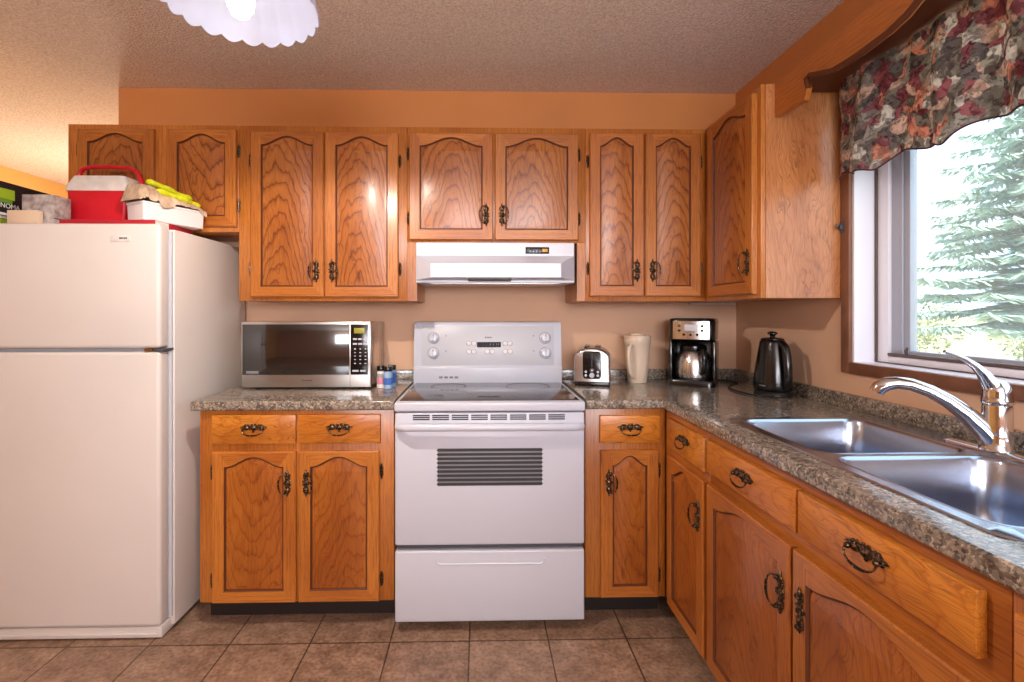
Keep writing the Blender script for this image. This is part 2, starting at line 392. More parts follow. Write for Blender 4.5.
def tag(o, label, cat, group=None):
    o['label'] = label; o['category'] = cat
    if group: o['group'] = group
    return o
def thing(name, label, cat, loc=(0, 0, 0), rz=0.0, group=None):
    o = bpy.data.objects.new(name, None); COL.objects.link(o); o.location = loc; o.rotation_euler = (0, 0, rz)
    o.empty_display_size = 0.05
    return tag(o, label, cat, group)
def struct(o): o['kind'] = 'structure'; return o
def text(name, body, size, parent, loc, rot, mat, align='CENTER', depth=0.0006):
    cu = bpy.data.curves.new(name, 'FONT'); cu.body = body; cu.size = size; cu.align_x = align; cu.align_y = 'CENTER'; cu.extrude = depth
    tmp = bpy.data.objects.new('tmp', cu); COL.objects.link(tmp)
    me = bpy.data.meshes.new_from_object(tmp.evaluated_get(bpy.context.evaluated_depsgraph_get()))
    bpy.data.objects.remove(tmp); me.materials.clear(); me.materials.append(M[mat])
    return link(name, me, parent, loc, rot)
def rrect(x0, x1, y0, y1, r, n=5):
    pts = []
    for cx, cy, a0 in ((x1-r, y1-r, 0), (x0+r, y1-r, PI/2), (x0+r, y0+r, PI), (x1-r, y0+r, 1.5*PI)):
        for i in range(n+1):
            a = a0+PI/2*i/n; pts.append((cx+r*math.cos(a), cy+r*math.sin(a)))
    return pts

# ================================================================== SETTING
ZC, XR, XL = 2.4446, 1.349, -3.85
b = MB().box(XL-0.1, XR+0.14, -5.6, 4.6, -0.12, 0.0); struct(b.build('floor', 'floor'))
b = MB().box(XL-0.1, XR+0.2, -5.6, 4.6, ZC, ZC+0.12); struct(b.build('ceiling', 'ceiling'))
b = MB().box(-1.915, XR+0.14, 0.0, 0.12, 0.0, ZC); struct(b.build('wall_back', 'wall'))
b = MB().box(XL-0.1, XL, -5.6, 4.6, 0.0, ZC); struct(b.build('wall_left', 'yellow_wall'))
b = MB().box(XL, XR+0.14, -5.6, -5.5, 0.0, ZC); struct(b.build('wall_front', 'wall'))
b = MB().box(XL, -1.8, 4.5, 4.6, 0.0, ZC); struct(b.build('wall_far', 'yellow_wall'))
b = MB().box(-1.915, -1.8, 0.12, 4.5, 0.0, ZC); struct(b.build('wall_passage', 'yellow_wall'))
# right wall with the window opening
WY0, WY1, WZ0, WZ1 = -2.35, -0.8285, 1.085, 2.12
b = MB()
b.box(XR, XR+0.14, WY1, 0.0, 0, ZC); b.box(XR, XR+0.14, -5.5, WY0, 0, ZC)
b.box(XR, XR+0.14, WY0, WY1, 0, WZ0-0.02); b.box(XR, XR+0.14, WY0, WY1, WZ1, ZC)
struct(b.build('wall_right', 'wall'))
# thin panels above the cabinets; warm bounce light is put into their colour
b = MB().box(-1.915, XR-0.006, -0.006, -0.0005, 2.02, ZC-0.001); struct(b.build('bounce_panel_1', 'band'))
b = MB().box(XR-0.006, XR-0.0005, -2.9, -0.0005, 2.125, ZC-0.001); struct(b.build('bounce_panel_2', 'band'))
# window
wn = bpy.data.objects.new('window_1', None); COL.objects.link(wn); struct(wn); wn.location = (XR, (WY0+WY1)/2, WZ0)
def wpart(name, mb, mats): 
    o = mb.build(name, mats); o.parent = wn; o.matrix_parent_inverse = Matrix.Translation(-Vector(wn.location)); return struct(o)
xf = 1.43
b = MB(); cw = 0.042
b.box(XR-0.016, XR-0.0005, WY1, WY1+cw, WZ0-cw, WZ1+cw, bev=0.003); b.box(XR-0.016, XR-0.0005, WY0-cw, WY0, WZ0-cw, WZ1+cw, bev=0.003)
b.box(XR-0.017, XR-0.0005, WY0, WY1, WZ0-cw, WZ0-0.001, bev=0.003); b.box(XR-0.017, XR-0.0005, WY0, WY1, WZ1+0.001, WZ1+cw, bev=0.003)
wpart('window_casing', b, 'casing')
b = MB(); t_ = 0.008
b.box(XR-0.002, xf+0.06, WY1-t_, WY1+0.001, WZ0, WZ1); b.box(XR-0.002, xf+0.06, WY0-0.001, WY0+t_, WZ0, WZ1)
b.box(XR-0.002, xf+0.06, WY0, WY1, WZ0-0.012, WZ0+0.001); b.box(XR-0.002, xf+0.06, WY0, WY1, WZ1-t_, WZ1+0.001)
wpart('window_jamb', b, 'vinyl')
def wframe(x0, x1, y0, y1, z0, z1, s, sb, mat, bev=0.003):
    q = MB()
    q.box(x0, x1, y1-s, y1, z0, z1, bev=bev); q.box(x0, x1, y0, y0+s, z0, z1, bev=bev)
    q.box(x0, x1, y0+s, y1-s, z0, z0+sb, bev=bev); q.box(x0, x1, y0+s, y1-s, z1-sb, z1, bev=bev)
    return q
wpart('window_stop', wframe(xf-0.008, xf+0.001, WY0+t_, WY1-t_, WZ0+0.001, WZ1-t_, 0.008, 0.004, 'track'), 'track')
wpart('window_frame', wframe(xf, xf+0.06, WY0+t_, WY1-t_, WZ0+0.001, WZ1-t_, 0.052, 0.026, 'vinyl'), 'vinyl')
wpart('window_track', wframe(xf+0.012, xf+0.055, WY0+0.06, WY1-0.06, WZ0+0.027, WZ1-0.033, 0.045, 0.012, 'alu'), ['alu'])
wpart('window_sash', wframe(xf+0.018, xf+0.045, WY0+0.1, WY1-0.1, WZ0+0.036, WZ1-0.04, 0.030, 0.014, 'alu'), ['alu'])
q_ = MB()
for z_ in (WZ0+0.0285,): q_.box(xf-0.003, xf+0.011, WY0+0.06, WY1-0.06, z_, z_+0.010, bev=0.002)
wpart('window_bead', q_, 'track')
b = MB().box(xf+0.028, xf+0.032, WY0+0.11, WY1-0.12, WZ0+0.045, WZ1-0.05); wpart('window_pane', b, 'pane')
b = MB().box(xf-0.002, xf+0.016, WY1-0.142, WY1-0.120, WZ0+0.030, WZ0+0.038, bev=0.002); b.tube([(xf+0.004, WY1-0.132, WZ0+0.036), (xf-0.002, WY1-0.136, WZ0+0.05), (xf-0.006, WY1-0.146, WZ0+0.062)], [0.005, 0.005, 0.003], 8)
wpart('window_latch', b, 'track')
# outdoors
def gz(x, y): return -0.55 + 0.012*(x-1.5) + 0.035*max(0, y-2)+0.12*noise.noise((x*0.3, y*0.3, 3))
b = MB().grid(lambda u, v: (1.55+u*40, -14+v*60, gz(1.55+u*40, -14+v*60)), 60, 80); g = struct(b.build('ground', 'lawn'))

# ================================================================== CABINETS
def handle_mesh():
    """ornate antique bail pull, long axis x, front toward -y, 0.104 m long"""
    q = MB()
    # back plate: three bosses, leaf lobes and pointed tips
    for x, rx, rz in ((0, 0.013, 0.0125), (-0.030, 0.014, 0.011), (0.030, 0.014, 0.011)): q.ell((x, -0.002, 0), (rx, 0.0065, rz))
    for s in (-1, 1):
        q.ell((s*0.0150, -0.001, 0.0035), (0.009, 0.0045, 0.0065)); q.ell((s*0.0150, -0.001, -0.0035), (0.008, 0.0040, 0.005))
        q.tube([(s*0.038, -0.002, 0.001), (s*0.047, -0.003, 0.0015), (s*0.054, -0.003, 0.0005)], [0.006, 0.004, 0.001], 8)
        q.ell((s*0.031, -0.002, 0.010), (0.005, 0.0035, 0.004)); q.ell((s*0.022, -0.002, 0.0105), (0.004, 0.003, 0.004))
        q.ell((s*0.007, -0.002, 0.0125), (0.004, 0.003, 0.0045)); q.ell((s*0.038, -0.002, -0.007), (0.005, 0.003, 0.004))
        q.ell((s*0.036, -0.010, -0.003), (0.006, 0.008, 0.006))
    q.ell((0, -0.008, 0.0), (0.006, 0.005, 0.006)); q.ell((0, -0.002, -0.013), (0.004, 0.003, 0.005))
    # bail
    pts = []
    for i in range(17):
        a = PI*i/16; x = 0.040*math.cos(a); d = math.sin(a)**0.7
        pts.append((x, -0.013-0.009*d, -0.003-0.025*d))
    rr = [0.0022+0.0014*math.exp(-((i-8)/3.0)**2) for i in range(17)]
    q.tube(pts, rr, 8)
    return q.build('handle', 'bronze')
_h = handle_mesh(); HANDLE = _h.data; bpy.data.objects.remove(_h)
def hinge_mesh():
    q = MB(); q.box(-0.0065, 0.0065, -0.004, 0.0, -0.021, 0.021, bev=0.0015)
    q.tube([(0, -0.005, -0.026), (0, -0.005, 0.026)], 0.004, 8); q.ell((0, -0.005, 0.027), (0.003, 0.003, 0.004)); q.ell((0, -0.005, -0.027), (0.003, 0.003, 0.004))
    return q.build('hinge', 'bronze')
_h = hinge_mesh(); HINGE = _h.data; bpy.data.objects.remove(_h)

def arch_outline(x0, x1, z0, zs, zp, n=26):
    pts = [(x0, z0), (x1, z0)]
    for i in range(n+1):
        t = i/n; x = x1+(x0-x1)*t; u = 1-abs(2*t-1)
        if u < 0.06: z = zs
        else:
            u = (u-0.06)/0.94; z = zs + (zp-zs)*(0.5-0.5*math.cos(PI*min(1, u**0.92)))
        pts.append((x, z))
    return pts
def offset_poly(pts, d):
    out = []; n = len(pts)
    for i in range(n):
        p0, p1, p2 = (Vector((*pts[j % n], 0)) for j in (i-1, i, i+1))
        e1 = (p1-p0); e2 = (p2-p1)
        if e1.length < 1e-9: e1 = e2
        if e2.length < 1e-9: e2 = e1
        e1.normalize(); e2.normalize()
        n1 = Vector((-e1.y, e1.x, 0)); n2 = Vector((-e2.y, e2.x, 0)); nn = n1+n2
        if nn.length < 1e-6: nn = n1
        nn.normalize(); k = d/max(0.5, nn.dot(n1)); q = p1+nn*k; out.append((q.x, q.y))
    return out
def door_mesh(W, H, T=0.02, si=0.048, bi=0.047, sh=0.060, pk=0.021, recess=0.007):
    """cathedral raised-panel door, lower-left corner at origin, front at y=-T, back at y=0"""
    q = MB(); bm = q.bm
    A = arch_outline(si, W-si, bi, H-sh, H-pk); n = len(A)
    outer = [(0.0, 0.0), (W, 0.0)]
    for k, (x, z) in enumerate(A[2:]):
        m = len(A)-2
        outer.append((W, H) if k == 0 else (0.0, H) if k == m-1 else (W*(x-si)/(W-2*si), H))
    ch = 0.004
    def ring(pts, y): return [bm.verts.new((p[0], y, p[1])) for p in pts]
    back = ring(outer, 0.0); e1 = ring(outer, -T+ch)
    inn = [(min(max(x, ch), W-ch), min(max(z, ch), H-ch)) for x, z in outer]
    e2 = ring(inn, -T)
    a0 = ring(A, -T); a1 = ring(offset_poly(A, 0.004), -T+recess); a2 = ring(offset_poly(A, 0.0075), -T+recess)
    a3 = ring(offset_poly(A, 0.026), -T+0.0025)
    def br(P, Q, mat):
        for i in range(n):
            f = bm.faces.new((P[i], P[(i+1) % n], Q[(i+1) % n], Q[i])); f.material_index = mat
    br(back, e1, 0); br(e1, e2, 0)
    br(e2, a0, 0); br(a0, a1, 1); br(a1, a2, 1); br(a2, a3, 2)
    f = bm.faces.new(a3); f.material_index = 2
    f = bm.faces.new(list(reversed(back))); f.material_index = 0
    bmesh.ops.recalc_face_normals(bm, faces=bm.faces)
    # rail pieces: faces above/below the panel read as horizontal grain
    for f in bm.faces:
        if f.material_index == 0 and f.normal.y < -0.9:
            c = f.calc_center_median()
            if si < c.x < W-si: f.material_index = 3
    return q
CNT = {}
def add_door(cab, x0, x1, z0, z1, yf, pull, hinge, hz=None, T=0.02, pm='oak_panel'):
    """pull: 'l'/'r' side of pull; hz: pull height on the door; hinge: side; returns the door"""
    W, H = x1-x0, z1-z0
    d = door_mesh(W, H, T).build('door', ['oak_frame', 'glaze', pm, 'oak_rail'], cab, 25, (x0, yf, z0))
    if pull:
        hx = 0.033 if pull == 'l' else W-0.033
        link('handle', HANDLE, d, (hx, -T, hz), (0, PI/2 if pull == 'r' else -PI/2, 0))
    hx = -0.007 if hinge == 'l' else W+0.007
    for z in ((0.13, H-0.13) if H > 0.7 else (0.085, H-0.085) if H > 0.5 else (0.10, H-0.095)):
        link('hinge', HINGE, d, (hx, 0, z))
    return d
def add_drawer(cab, x0, x1, z0, z1, yf, T=0.02):
    W, H = x1-x0, z1-z0
    q = MB().box(0, W, -T, 0, 0, H, bev=0.004)
    d = q.build('drawer', 'oak_drawer', cab, 30, (x0, yf, z0))
    link('handle', HANDLE, d, (W/2, -T, H/2+0.008))
    return d

ZU, ZB = 2.1318, 1.3219
UP = 'wall cabinets'
# cabinet above the refrigerator
c = thing('wall_cabinet', 'short two-door oak wall cabinet above the white refrigerator', 'cabinet', (-1.915, 0, 1.64), 0, UP)
q = MB().box(0.0, 0.773, -0.32, -0.008, 0, ZU-1.64, bev=0.002); q.build('cabinet_body', 'oak_frame', c)
add_door(c, 0.052, 0.396, 0.022, 0.467, -0.32, None, 'l'); add_door(c, 0.454, 0.768, 0.022, 0.467, -0.32, None, 'r')
# tall pair above the microwave
c = thing('wall_cabinet', 'tall two-door oak wall cabinet above the microwave', 'cabinet', (-1.1412, 0, ZB), 0, UP)
q = MB().box(0.0, 0.7738, -0.32, -0.008, 0, ZU-ZB, bev=0.002); q.build('cabinet_body', 'oak_frame', c)
add_door(c, 0.0595, 0.3925, 0.018, 0.778, -0.32, 'r', 'l', 0.12); add_door(c, 0.3995, 0.7345, 0.018, 0.778, -0.32, 'l', 'r', 0.12)
# above the hood
c = thing('wall_cabinet', 'short two-door oak wall cabinet above the range hood', 'cabinet', (-0.3670, 0, 1.593), 0, UP)
q = MB().box(0.0, 0.8316, -0.32, -0.008, 0, ZU-1.593, bev=0.002)
q.box(0.0, 0.045, -0.32, -0.008, ZB-1.593, 0.004); q.box(0.7926, 0.8316, -0.32, -0.008, ZB-1.593, 0.004)
q.build('cabinet_body', 'oak_frame', c)
add_door(c, 0.011, 0.398, 0.012, 0.507, -0.32, 'r', 'l', 0.115); add_door(c, 0.4075, 0.7955, 0.012, 0.507, -0.32, 'l', 'r', 0.115)
# narrow pair in the corner
c = thing('wall_cabinet', 'narrow-door oak wall cabinet above the toaster and coffee maker', 'cabinet', (0.4652, 0, ZB), 0, UP)
q = MB().box(0.0, 0.8828, -0.32, -0.008, 0, ZU-ZB, bev=0.002, edges=None)
q.build('cabinet_body', 'oak_frame', c)
q = MB().box(0.625, 0.875, -0.022, -0.008, -0.012, -0.0005, bev=0.002); q.build('hanging_cleat', 'offwhite', c)
add_door(c, 0.017, 0.2705, 0.022, 0.784, -0.32, 'r', 'l', 0.12); add_door(c, 0.2785, 0.5395, 0.022, 0.784, -0.32, 'l', 'r', 0.12)
# right wall, one door, faces left
c = thing('wall_cabinet', 'single-door oak wall cabinet on the right wall beside the window', 'cabinet', (XR, -0.322, ZB), -PI/2, UP)
q = MB().box(0.0, 0.4572, -0.316, -0.008, 0, ZU-ZB, mat=0, bev=0.002)
q.box(0.4572, 0.4612, -0.300, -0.0085, 0.0015, ZU-ZB-0.001, mat=1)
q.build('cabinet_body', ['oak_frame', 'oak_end'], c)
add_door(c, 0.060, 0.4317, 0.018, 0.786, -0.316, 'r', 'l', 0.124)

BASE = 'base cabinets'
def base_body(c, W, D=0.61, toe_x0=0.0, toe_x1=None, h=0.875):
    toe_x1 = W if toe_x1 is None else toe_x1
    q = MB().box(0, W, -D, -0.004, 0.10, h, bev=0.002); q.build('cabinet_body', 'oak_frame', c)
    q = MB().box(toe_x0, toe_x1, -0.53, -0.02, 0.0005, 0.099); q.build('toe_kick', 'toe', c)
c = thing('base_cabinet', 'oak base cabinet with two drawers and two doors left of the range', 'cabinet', (-1.1557, 0, 0), 0, BASE)
base_body(c, 0.7777)
add_drawer(c, 0.0565, 0.3885, 0.742, 0.8585, -0.61); add_drawer(c, 0.3985, 0.7255, 0.742, 0.8585, -0.61)
add_door(c, 0.0565, 0.3885, 0.106, 0.711, -0.61, 'r', 'l', 0.48, pm='oak_panel_plain'); add_door(c, 0.3985, 0.7215, 0.106, 0.711, -0.61, 'l', 'r', 0.48, pm='oak_panel_plain')
c = thing('base_cabinet', 'narrow oak base cabinet with one drawer and door, right of the range', 'cabinet', (0.402, 0, 0), 0, BASE)
base_body(c, 0.331)
add_drawer(c, 0.0565, 0.302, 0.737, 0.849, -0.61); add_door(c, 0.060, 0.2975, 0.108, 0.707, -0.61, 'l', 'r', 0.47, pm='oak_panel_plain')
XB = XR-0.735   # depth of the right run
c = thing('base_cabinet', 'narrow oak base cabinet at the inside corner of the counter', 'cabinet', (XR, -0.612, 0), -PI/2, BASE)
base_body(c, 0.388, XB)
add_drawer(c, 0.058, 0.384, 0.735, 0.8495, -XB); add_door(c, 0.058, 0.374, 0.108, 0.702, -XB, 'r', 'l', 0.466, pm='oak_panel_plain')
c = thing('base_cabinet', 'wide oak base cabinet with two drawers and two doors below the sink', 'cabinet', (XR, -1.001, 0), -PI/2, BASE)
base_body(c, 0.922, XB, h=0.70)
q = MB().box(0, 0.922, -XB, -XB+0.045, 0.70, 0.875, bev=0.001); q.box(0, 0.02, -XB+0.045, -0.004, 0.70, 0.875); q.box(0.902, 0.922, -XB+0.045, -0.004, 0.70, 0.875)
q.build('face_frame', 'oak_rail', c)
add_drawer(c, 0.010, 0.466, 0.745, 0.8495, -XB); add_drawer(c, 0.474, 0.890, 0.745, 0.8495, -XB)
add_door(c, 0.010, 0.445, 0.108, 0.704, -XB, 'r', 'l', 0.468, pm='oak_panel_plain'); add_door(c, 0.455, 0.895, 0.108, 0.704, -XB, 'l', 'r', 0.468, pm='oak_panel_plain')
c = thing('base_cabinet', 'oak base cabinet at the end of the counter nearest the camera', 'cabinet', (XR, -1.924, 0), -PI/2, BASE)
base_body(c, 0.60, XB)
add_drawer(c, 0.018, 0.57, 0.745, 0.8495, -XB); add_door(c, 0.018, 0.57, 0.108, 0.704, -XB, 'r', 'l', 0.468, pm='oak_panel_plain')

# ================================================================== COUNTERTOPS
ZT = 0.914
c = thing('countertop', 'brown speckled countertop between refrigerator and range', 'countertop', (-1.1785, 0, 0.876))
q = MB().box(0, 0.8045, -0.637, -0.001, 0, 0.038, bev=0.008, seg=3, edges=lambda m, d: m.y < -0.63 and abs(d.x) > 0.1)
q.build('worktop', 'lam', c, 40)
q = MB().box(0, 0.8045, -0.020, -0.001, 0.038, 0.091, bev=0.003); q.build('backsplash', 'lam', c)
c = thing('countertop', 'brown speckled L-shaped countertop carrying the sink', 'countertop', (0, 0, 0.876))
q = MB(); bm = q.bm
xs = [0.402, 0.7131, 0.802, 1.288, XR-0.0015]; ys = [-2.56, -1.862, -1.012, -0.637, -0.001]
VV = {}
def gv(i, j):
    if (i, j) not in VV: VV[(i, j)] = bm.verts.new((xs[i], ys[j], 0.038))
    return VV[(i, j)]
fs = []
for i in range(4):
    for j in range(4):
        if i == 0 and j < 3: continue
        if i == 2 and j == 1: continue
        fs.append(bm.faces.new((gv(i, j), gv(i+1, j), gv(i+1, j+1), gv(i, j+1))))
r = bmesh.ops.extrude_face_region(bm, geom=fs)
for e in r['geom']:
    if isinstance(e, bmesh.types.BMVert): e.co.z = 0.0
bmesh.ops.recalc_face_normals(bm, faces=bm.faces)
es = []
for e in bm.edges:
    m = (e.verts[0].co+e.verts[1].co)/2
    if abs(e.verts[0].co.z-e.verts[1].co.z) < 1e-6:
        if (abs(m.y+0.637) < 1e-4 and m.x < 0.7131) or (abs(m.x-0.7131) < 1e-4 and m.y < -0.637): es.append(e)
bmesh.ops.bevel(bm, geom=es, offset=0.008, segments=3, profile=0.5, affect='EDGES')
q.build('worktop', 'lam', c, 40)
q = MB().box(0.402, XR-0.0015, -0.020, -0.001, 0.038, 0.091, bev=0.003); q.box(XR-0.0205, XR-0.0015, -2.56, -0.020, 0.038, 0.091, bev=0.003)
q.build('backsplash', 'lam', c)

# ================================================================== SINK + FAUCET
c = thing('kitchen_sink', 'stainless double-bowl sink set into the speckled counter', 'sink', (0, 0, ZT))
B1 = (0.816, 1.205, -1.415, -1.030); B2 = (0.816, 1.205, -1.836, -1.447)
q = MB(); bm = q.bm
outer = rrect(0.786, 1.312, -1.872, -1.000, 0.035, 5)
def lp(pts, z): return [bm.verts.new((x, y, z)) for x, y in pts]
def edges_of(L): return [bm.edges.new((L[i], L[(i+1) % len(L)])) for i in range(len(L))]
oz = lp(outer, 0.0045); ob = lp(rrect(0.783, 1.315, -1.875, -0.997, 0.037, 5), 0.0006)
es = edges_of(oz); tops = []
for B in (B1, B2):
    pts = rrect(B[0]-0.006, B[1]+0.006, B[2]-0.006, B[3]+0.006, 0.052, 8); L = lp(pts, 0.0045); tops.append(L); es += edges_of(L)
bmesh.ops.triangle_fill(bm, use_beauty=True, use_dissolve=False, edges=es)
n = len(oz)
for i in range(n): bm.faces.new((oz[i], ob[i], ob[(i+1) % n], oz[(i+1) % n]))
bmesh.ops.recalc_face_normals(bm, faces=bm.faces)
rim = q.build('rim', 'sink', c, 50)
for B in (B1, B2):
    q = MB(); loops = []
    for ins, z, r in ((-0.006, 0.0045, 0.052), (-0.003, 0.0062, 0.050), (0.0, 0.0045, 0.048), (0.004, -0.004, 0.047), (0.010, -0.10, 0.046), (0.016, -0.150, 0.046), (0.026, -0.168, 0.046), (0.045, -0.176, 0.045), (0.12, -0.178, 0.03)):
        loops.append([(x, y, z) for x, y in rrect(B[0]+ins, B[1]-ins, B[2]+ins, B[3]-ins, r, 8)])
    q.rings(loops, 0, False, True)
    bo = q.build('bowl', 'sink', c, 60)
    cx, cy = (B[0]+B[1])/2, (B[2]+B[3])/2
    q = MB().lathe([(0.044, -0.1775), (0.044, -0.1755), (0.036, -0.1750), (0.030, -0.1770), (0.012, -0.1768), (0.006, -0.172), (0.002, -0.171)], (cx, cy, 0), 24)
    q.build('drain_strainer', 'chrome', bo)
fx, fy = 1.245, -1.43
c = thing('faucet', 'chrome single-lever kitchen faucet at the back of the sink', 'faucet', (fx, fy, ZT+0.0045))
q = MB(); L = []
for ins, z in ((0.0, 0.0), (0.0, 0.006), (0.004, 0.010), (0.016, 0.0125)):
    L.append([(x, y, z) for x, y in rrect(-0.030+ins, 0.030-ins, -0.128+ins, 0.128-ins, 0.030-ins*0.9, 6)])
q.rings(L); q.build('deck_plate', 'chrome', c)
q = MB().lathe([(0.034, 0.010), (0.034, 0.014), (0.030, 0.020), (0.0285, 0.05), (0.0285, 0.118), (0.0275, 0.122)], n=32); q.build('body', 'chrome', c)
sd = Vector((-0.86, 0.50, 0)).normalized()
pp = [(0.008, 0.030), (0.03, 0.062), (0.058, 0.092), (0.094, 0.122), (0.134, 0.146), (0.172, 0.160), (0.202, 0.163), (0.226, 0.158), (0.243, 0.147), (0.250, 0.134)]
rr = [0.026, 0.025, 0.021, 0.018, 0.0165, 0.016, 0.0165, 0.018, 0.0185, 0.0165]
q = MB().tube([sd*a*0.95+Vector((0, 0, h)) for a, h in pp], rr, 16)
q.build('spout', 'chrome', c, 60)
q = MB(); L = []
q.lathe([(0.0275, 0.1225), (0.0300, 0.126), (0.0300, 0.134), (0.0285, 0.137), (0.0285, 0.150), (0.026, 0.164), (0.020, 0.176), (0.012, 0.182), (0.004, 0.184)], n=28)
ld = Vector((-0.97, 0.22, 0)).normalized()
lv = [(0.004, 0.150), (0.014, 0.172), (0.028, 0.196), (0.046, 0.216), (0.068, 0.232), (0.092, 0.243), (0.112, 0.252)]
q.tube([ld*a+Vector((0, 0, h)) for a, h in lv], [0.025, 0.021, 0.0155, 0.0115, 0.009, 0.0075, 0.005], 12, flat=(0.75, 1.0))
q.build('lever', 'chrome', c, 60)

# ================================================================== RANGE
RX = 0.011
c = thing('kitchen_range', 'white electric range with smooth glass cooktop and oven door', 'range', (RX, 0, 0))
hw = 0.378
q = MB().box(-hw+0.004, hw-0.004, -0.625, -0.045, 0.040, 0.893, bev=0.003); q.build('body', 'white', c)
for x in (-0.33, 0.33):
    for y in (-0.58, -0.10): q = MB().lathe([(0.018, 0.0), (0.018, 0.01), (0.011, 0.012), (0.011, 0.046)], (x, y, 0), 14); q.build('levelling_foot', 'black_matt', c)
q = MB().box(-hw, hw, -0.672, -0.05, 0.893, 0.9135, bev=0.006, seg=3)
q.box(-hw, hw, -0.674, -0.645, 0.877, 0.9125, bev=0.006, seg=3)
ck = q.build('cooktop', 'white', c)
q = MB().box(-hw+0.016, hw-0.016, -0.637, -0.135, 0.9132, 0.9152, bev=0.001)
gl = q.build('glass', 'cooktop', ck)
for x, y, r in ((-0.19, -0.49, 0.105), (0.19, -0.49, 0.085), (-0.19, -0.25, 0.085), (0.19, -0.25, 0.105)):
    pts = [(x+r*math.cos(2*PI*i/48), y+r*math.sin(2*PI*i/48), 0.9151) for i in range(48)]
    q = MB().tube(pts, 0.0012, 6, closed=True, flat=(0.35, 1)); q.build('burner_ring', 'grey', ck)
# backguard
prof = [(-0.045, 0.90), (-0.139, 0.90), (-0.139, 0.990), (-0.133, 0.998), (-0.108, 1.205), (-0.100, 1.219), (-0.045, 1.222)]
q = MB().prism(prof, -hw+0.004, hw-0.004, plane='yz', bev=0.0025)
bgd = q.build('backguard', 'white', c)
def bgp(x, z, off=0.0):      # point on the sloped control face
    t = (z-0.998)/(1.205-0.998); return (x, -0.133+0.025*t-off, z)
tilt = math.atan2(0.025, 0.207)
q = MB(); L = []
for off, ins in ((-0.001, 0.0), (0.003, 0.0), (0.004, 0.002)):
    L.append([bgp(*p, off) for p in ((-0.334+ins, 1.004+ins), (0.334-ins, 1.004+ins), (0.334-ins, 1.199-ins), (-0.334+ins, 1.199-ins))])
q.rings(L, 0, False, True); q.build('control_panel', 'grey_panel', bgd)
rotk = (PI/2-tilt, 0, 0)
kd = None
def knob_mesh():
    q = MB().lathe([(0.0265, 0.0), (0.0265, 0.004), (0.021, 0.006), (0.0195, 0.020), (0.017, 0.022), (0.002, 0.0225)], (0, 0, 0), 28)
    q.box(-0.0045, 0.0045, -0.018, 0.018, 0.018, 0.027, bev=0.002)
    q.box(-0.0012, 0.0012, 0.006, 0.018, 0.0265, 0.0275, mat=1)
    return q.build('knob', ['white', 'dark_grey'])
k = knob_mesh(); KN = k.data; bpy.data.objects.remove(k)
ring_q = MB().lathe([(0.0295, 0.0), (0.0295, 0.0016), (0.0265, 0.0018)], n=28); k = ring_q.build('ring', 'grey'); KR = k.data; bpy.data.objects.remove(k)
for x in (-0.2754, 0.2908):
    for z in (1.139, 1.063):
        o = link('knob', KN, bgd, bgp(x, z, 0.004), rotk); link('dial_ring', KR, o)
q = MB().box(-0.055, 0.066, -0.003, 0.0, -0.013, 0.014, bev=0.001)
dsp = q.build('clock_display', 'display_glass', bgd); dsp.location = bgp(0, 1.105, 0.004); dsp.rotation_euler = (-tilt, 0, 0)
q = MB()
for i, x in enumerate((-0.044, -0.026, -0.008, 0.012, 0.028, 0.044, 0.054)):
    q.box(x-0.004, x+0.003, -0.0036, -0.0028, -0.0075, -0.006)
    if i > 2: q.box(x-0.0015, x+0.003, -0.0036, -0.0028, 0.0, 0.006)
q.build('display_segments', 'grey', dsp)
bq = MB().lathe([(0.0115, 0.0), (0.0115, 0.002), (0.0095, 0.0035), (0.002, 0.0038)], n=18); bq.lathe([(0.0132, 0.0), (0.0132, 0.0012), (0.0115, 0.0013)], n=18, mat=1); k = bq.build('b', ['white_plastic', 'grey']); BT = k.data; bpy.data.objects.remove(k)
for x, z in ((-0.0958, 1.111), (-0.0704, 1.111), (-0.0958, 1.0705), (-0.0704, 1.0705), (-0.0045, 1.0705), (0.0204, 1.0705), (0.087, 1.111), (0.1124, 1.111), (0.087, 1.0705), (0.1124, 1.0705)):
    link('button', BT, bgd, bgp(x, z, 0.004), rotk)
q = MB()
for i, (x, ww) in enumerate(((-0.014, 0.006), (-0.006, 0.004), (0.0, 0.005), (0.007, 0.004), (0.013, 0.005))): q.box(x-ww/2, x+ww/2, -0.0008, 0, -0.003-(i == 0)*0.001, 0.003)
o = q.build('badge', 'dark_grey', bgd); o.location = bgp(0.003, 1.142, 0.004); o.rotation_euler = (-tilt, 0, 0)
for x in (-0.212, 0.232):
    for z in (1.150, 1.074):
        q = MB().box(-0.003, 0.003, -0.0006, 0, -0.003, 0.003)
        o = q.build('burner_mark', 'grey', bgd); o.location = bgp(x, z, 0.0042); o.rotation_euler = (-tilt, 0, 0)
q = MB()
for i in range(4):
    x = -0.246+i*0.026; q.box(x, x+0.019, -0.1405, -0.137, 0.9365, 0.9475, bev=0.002)
q.build('vent_slots', 'grey', bgd)
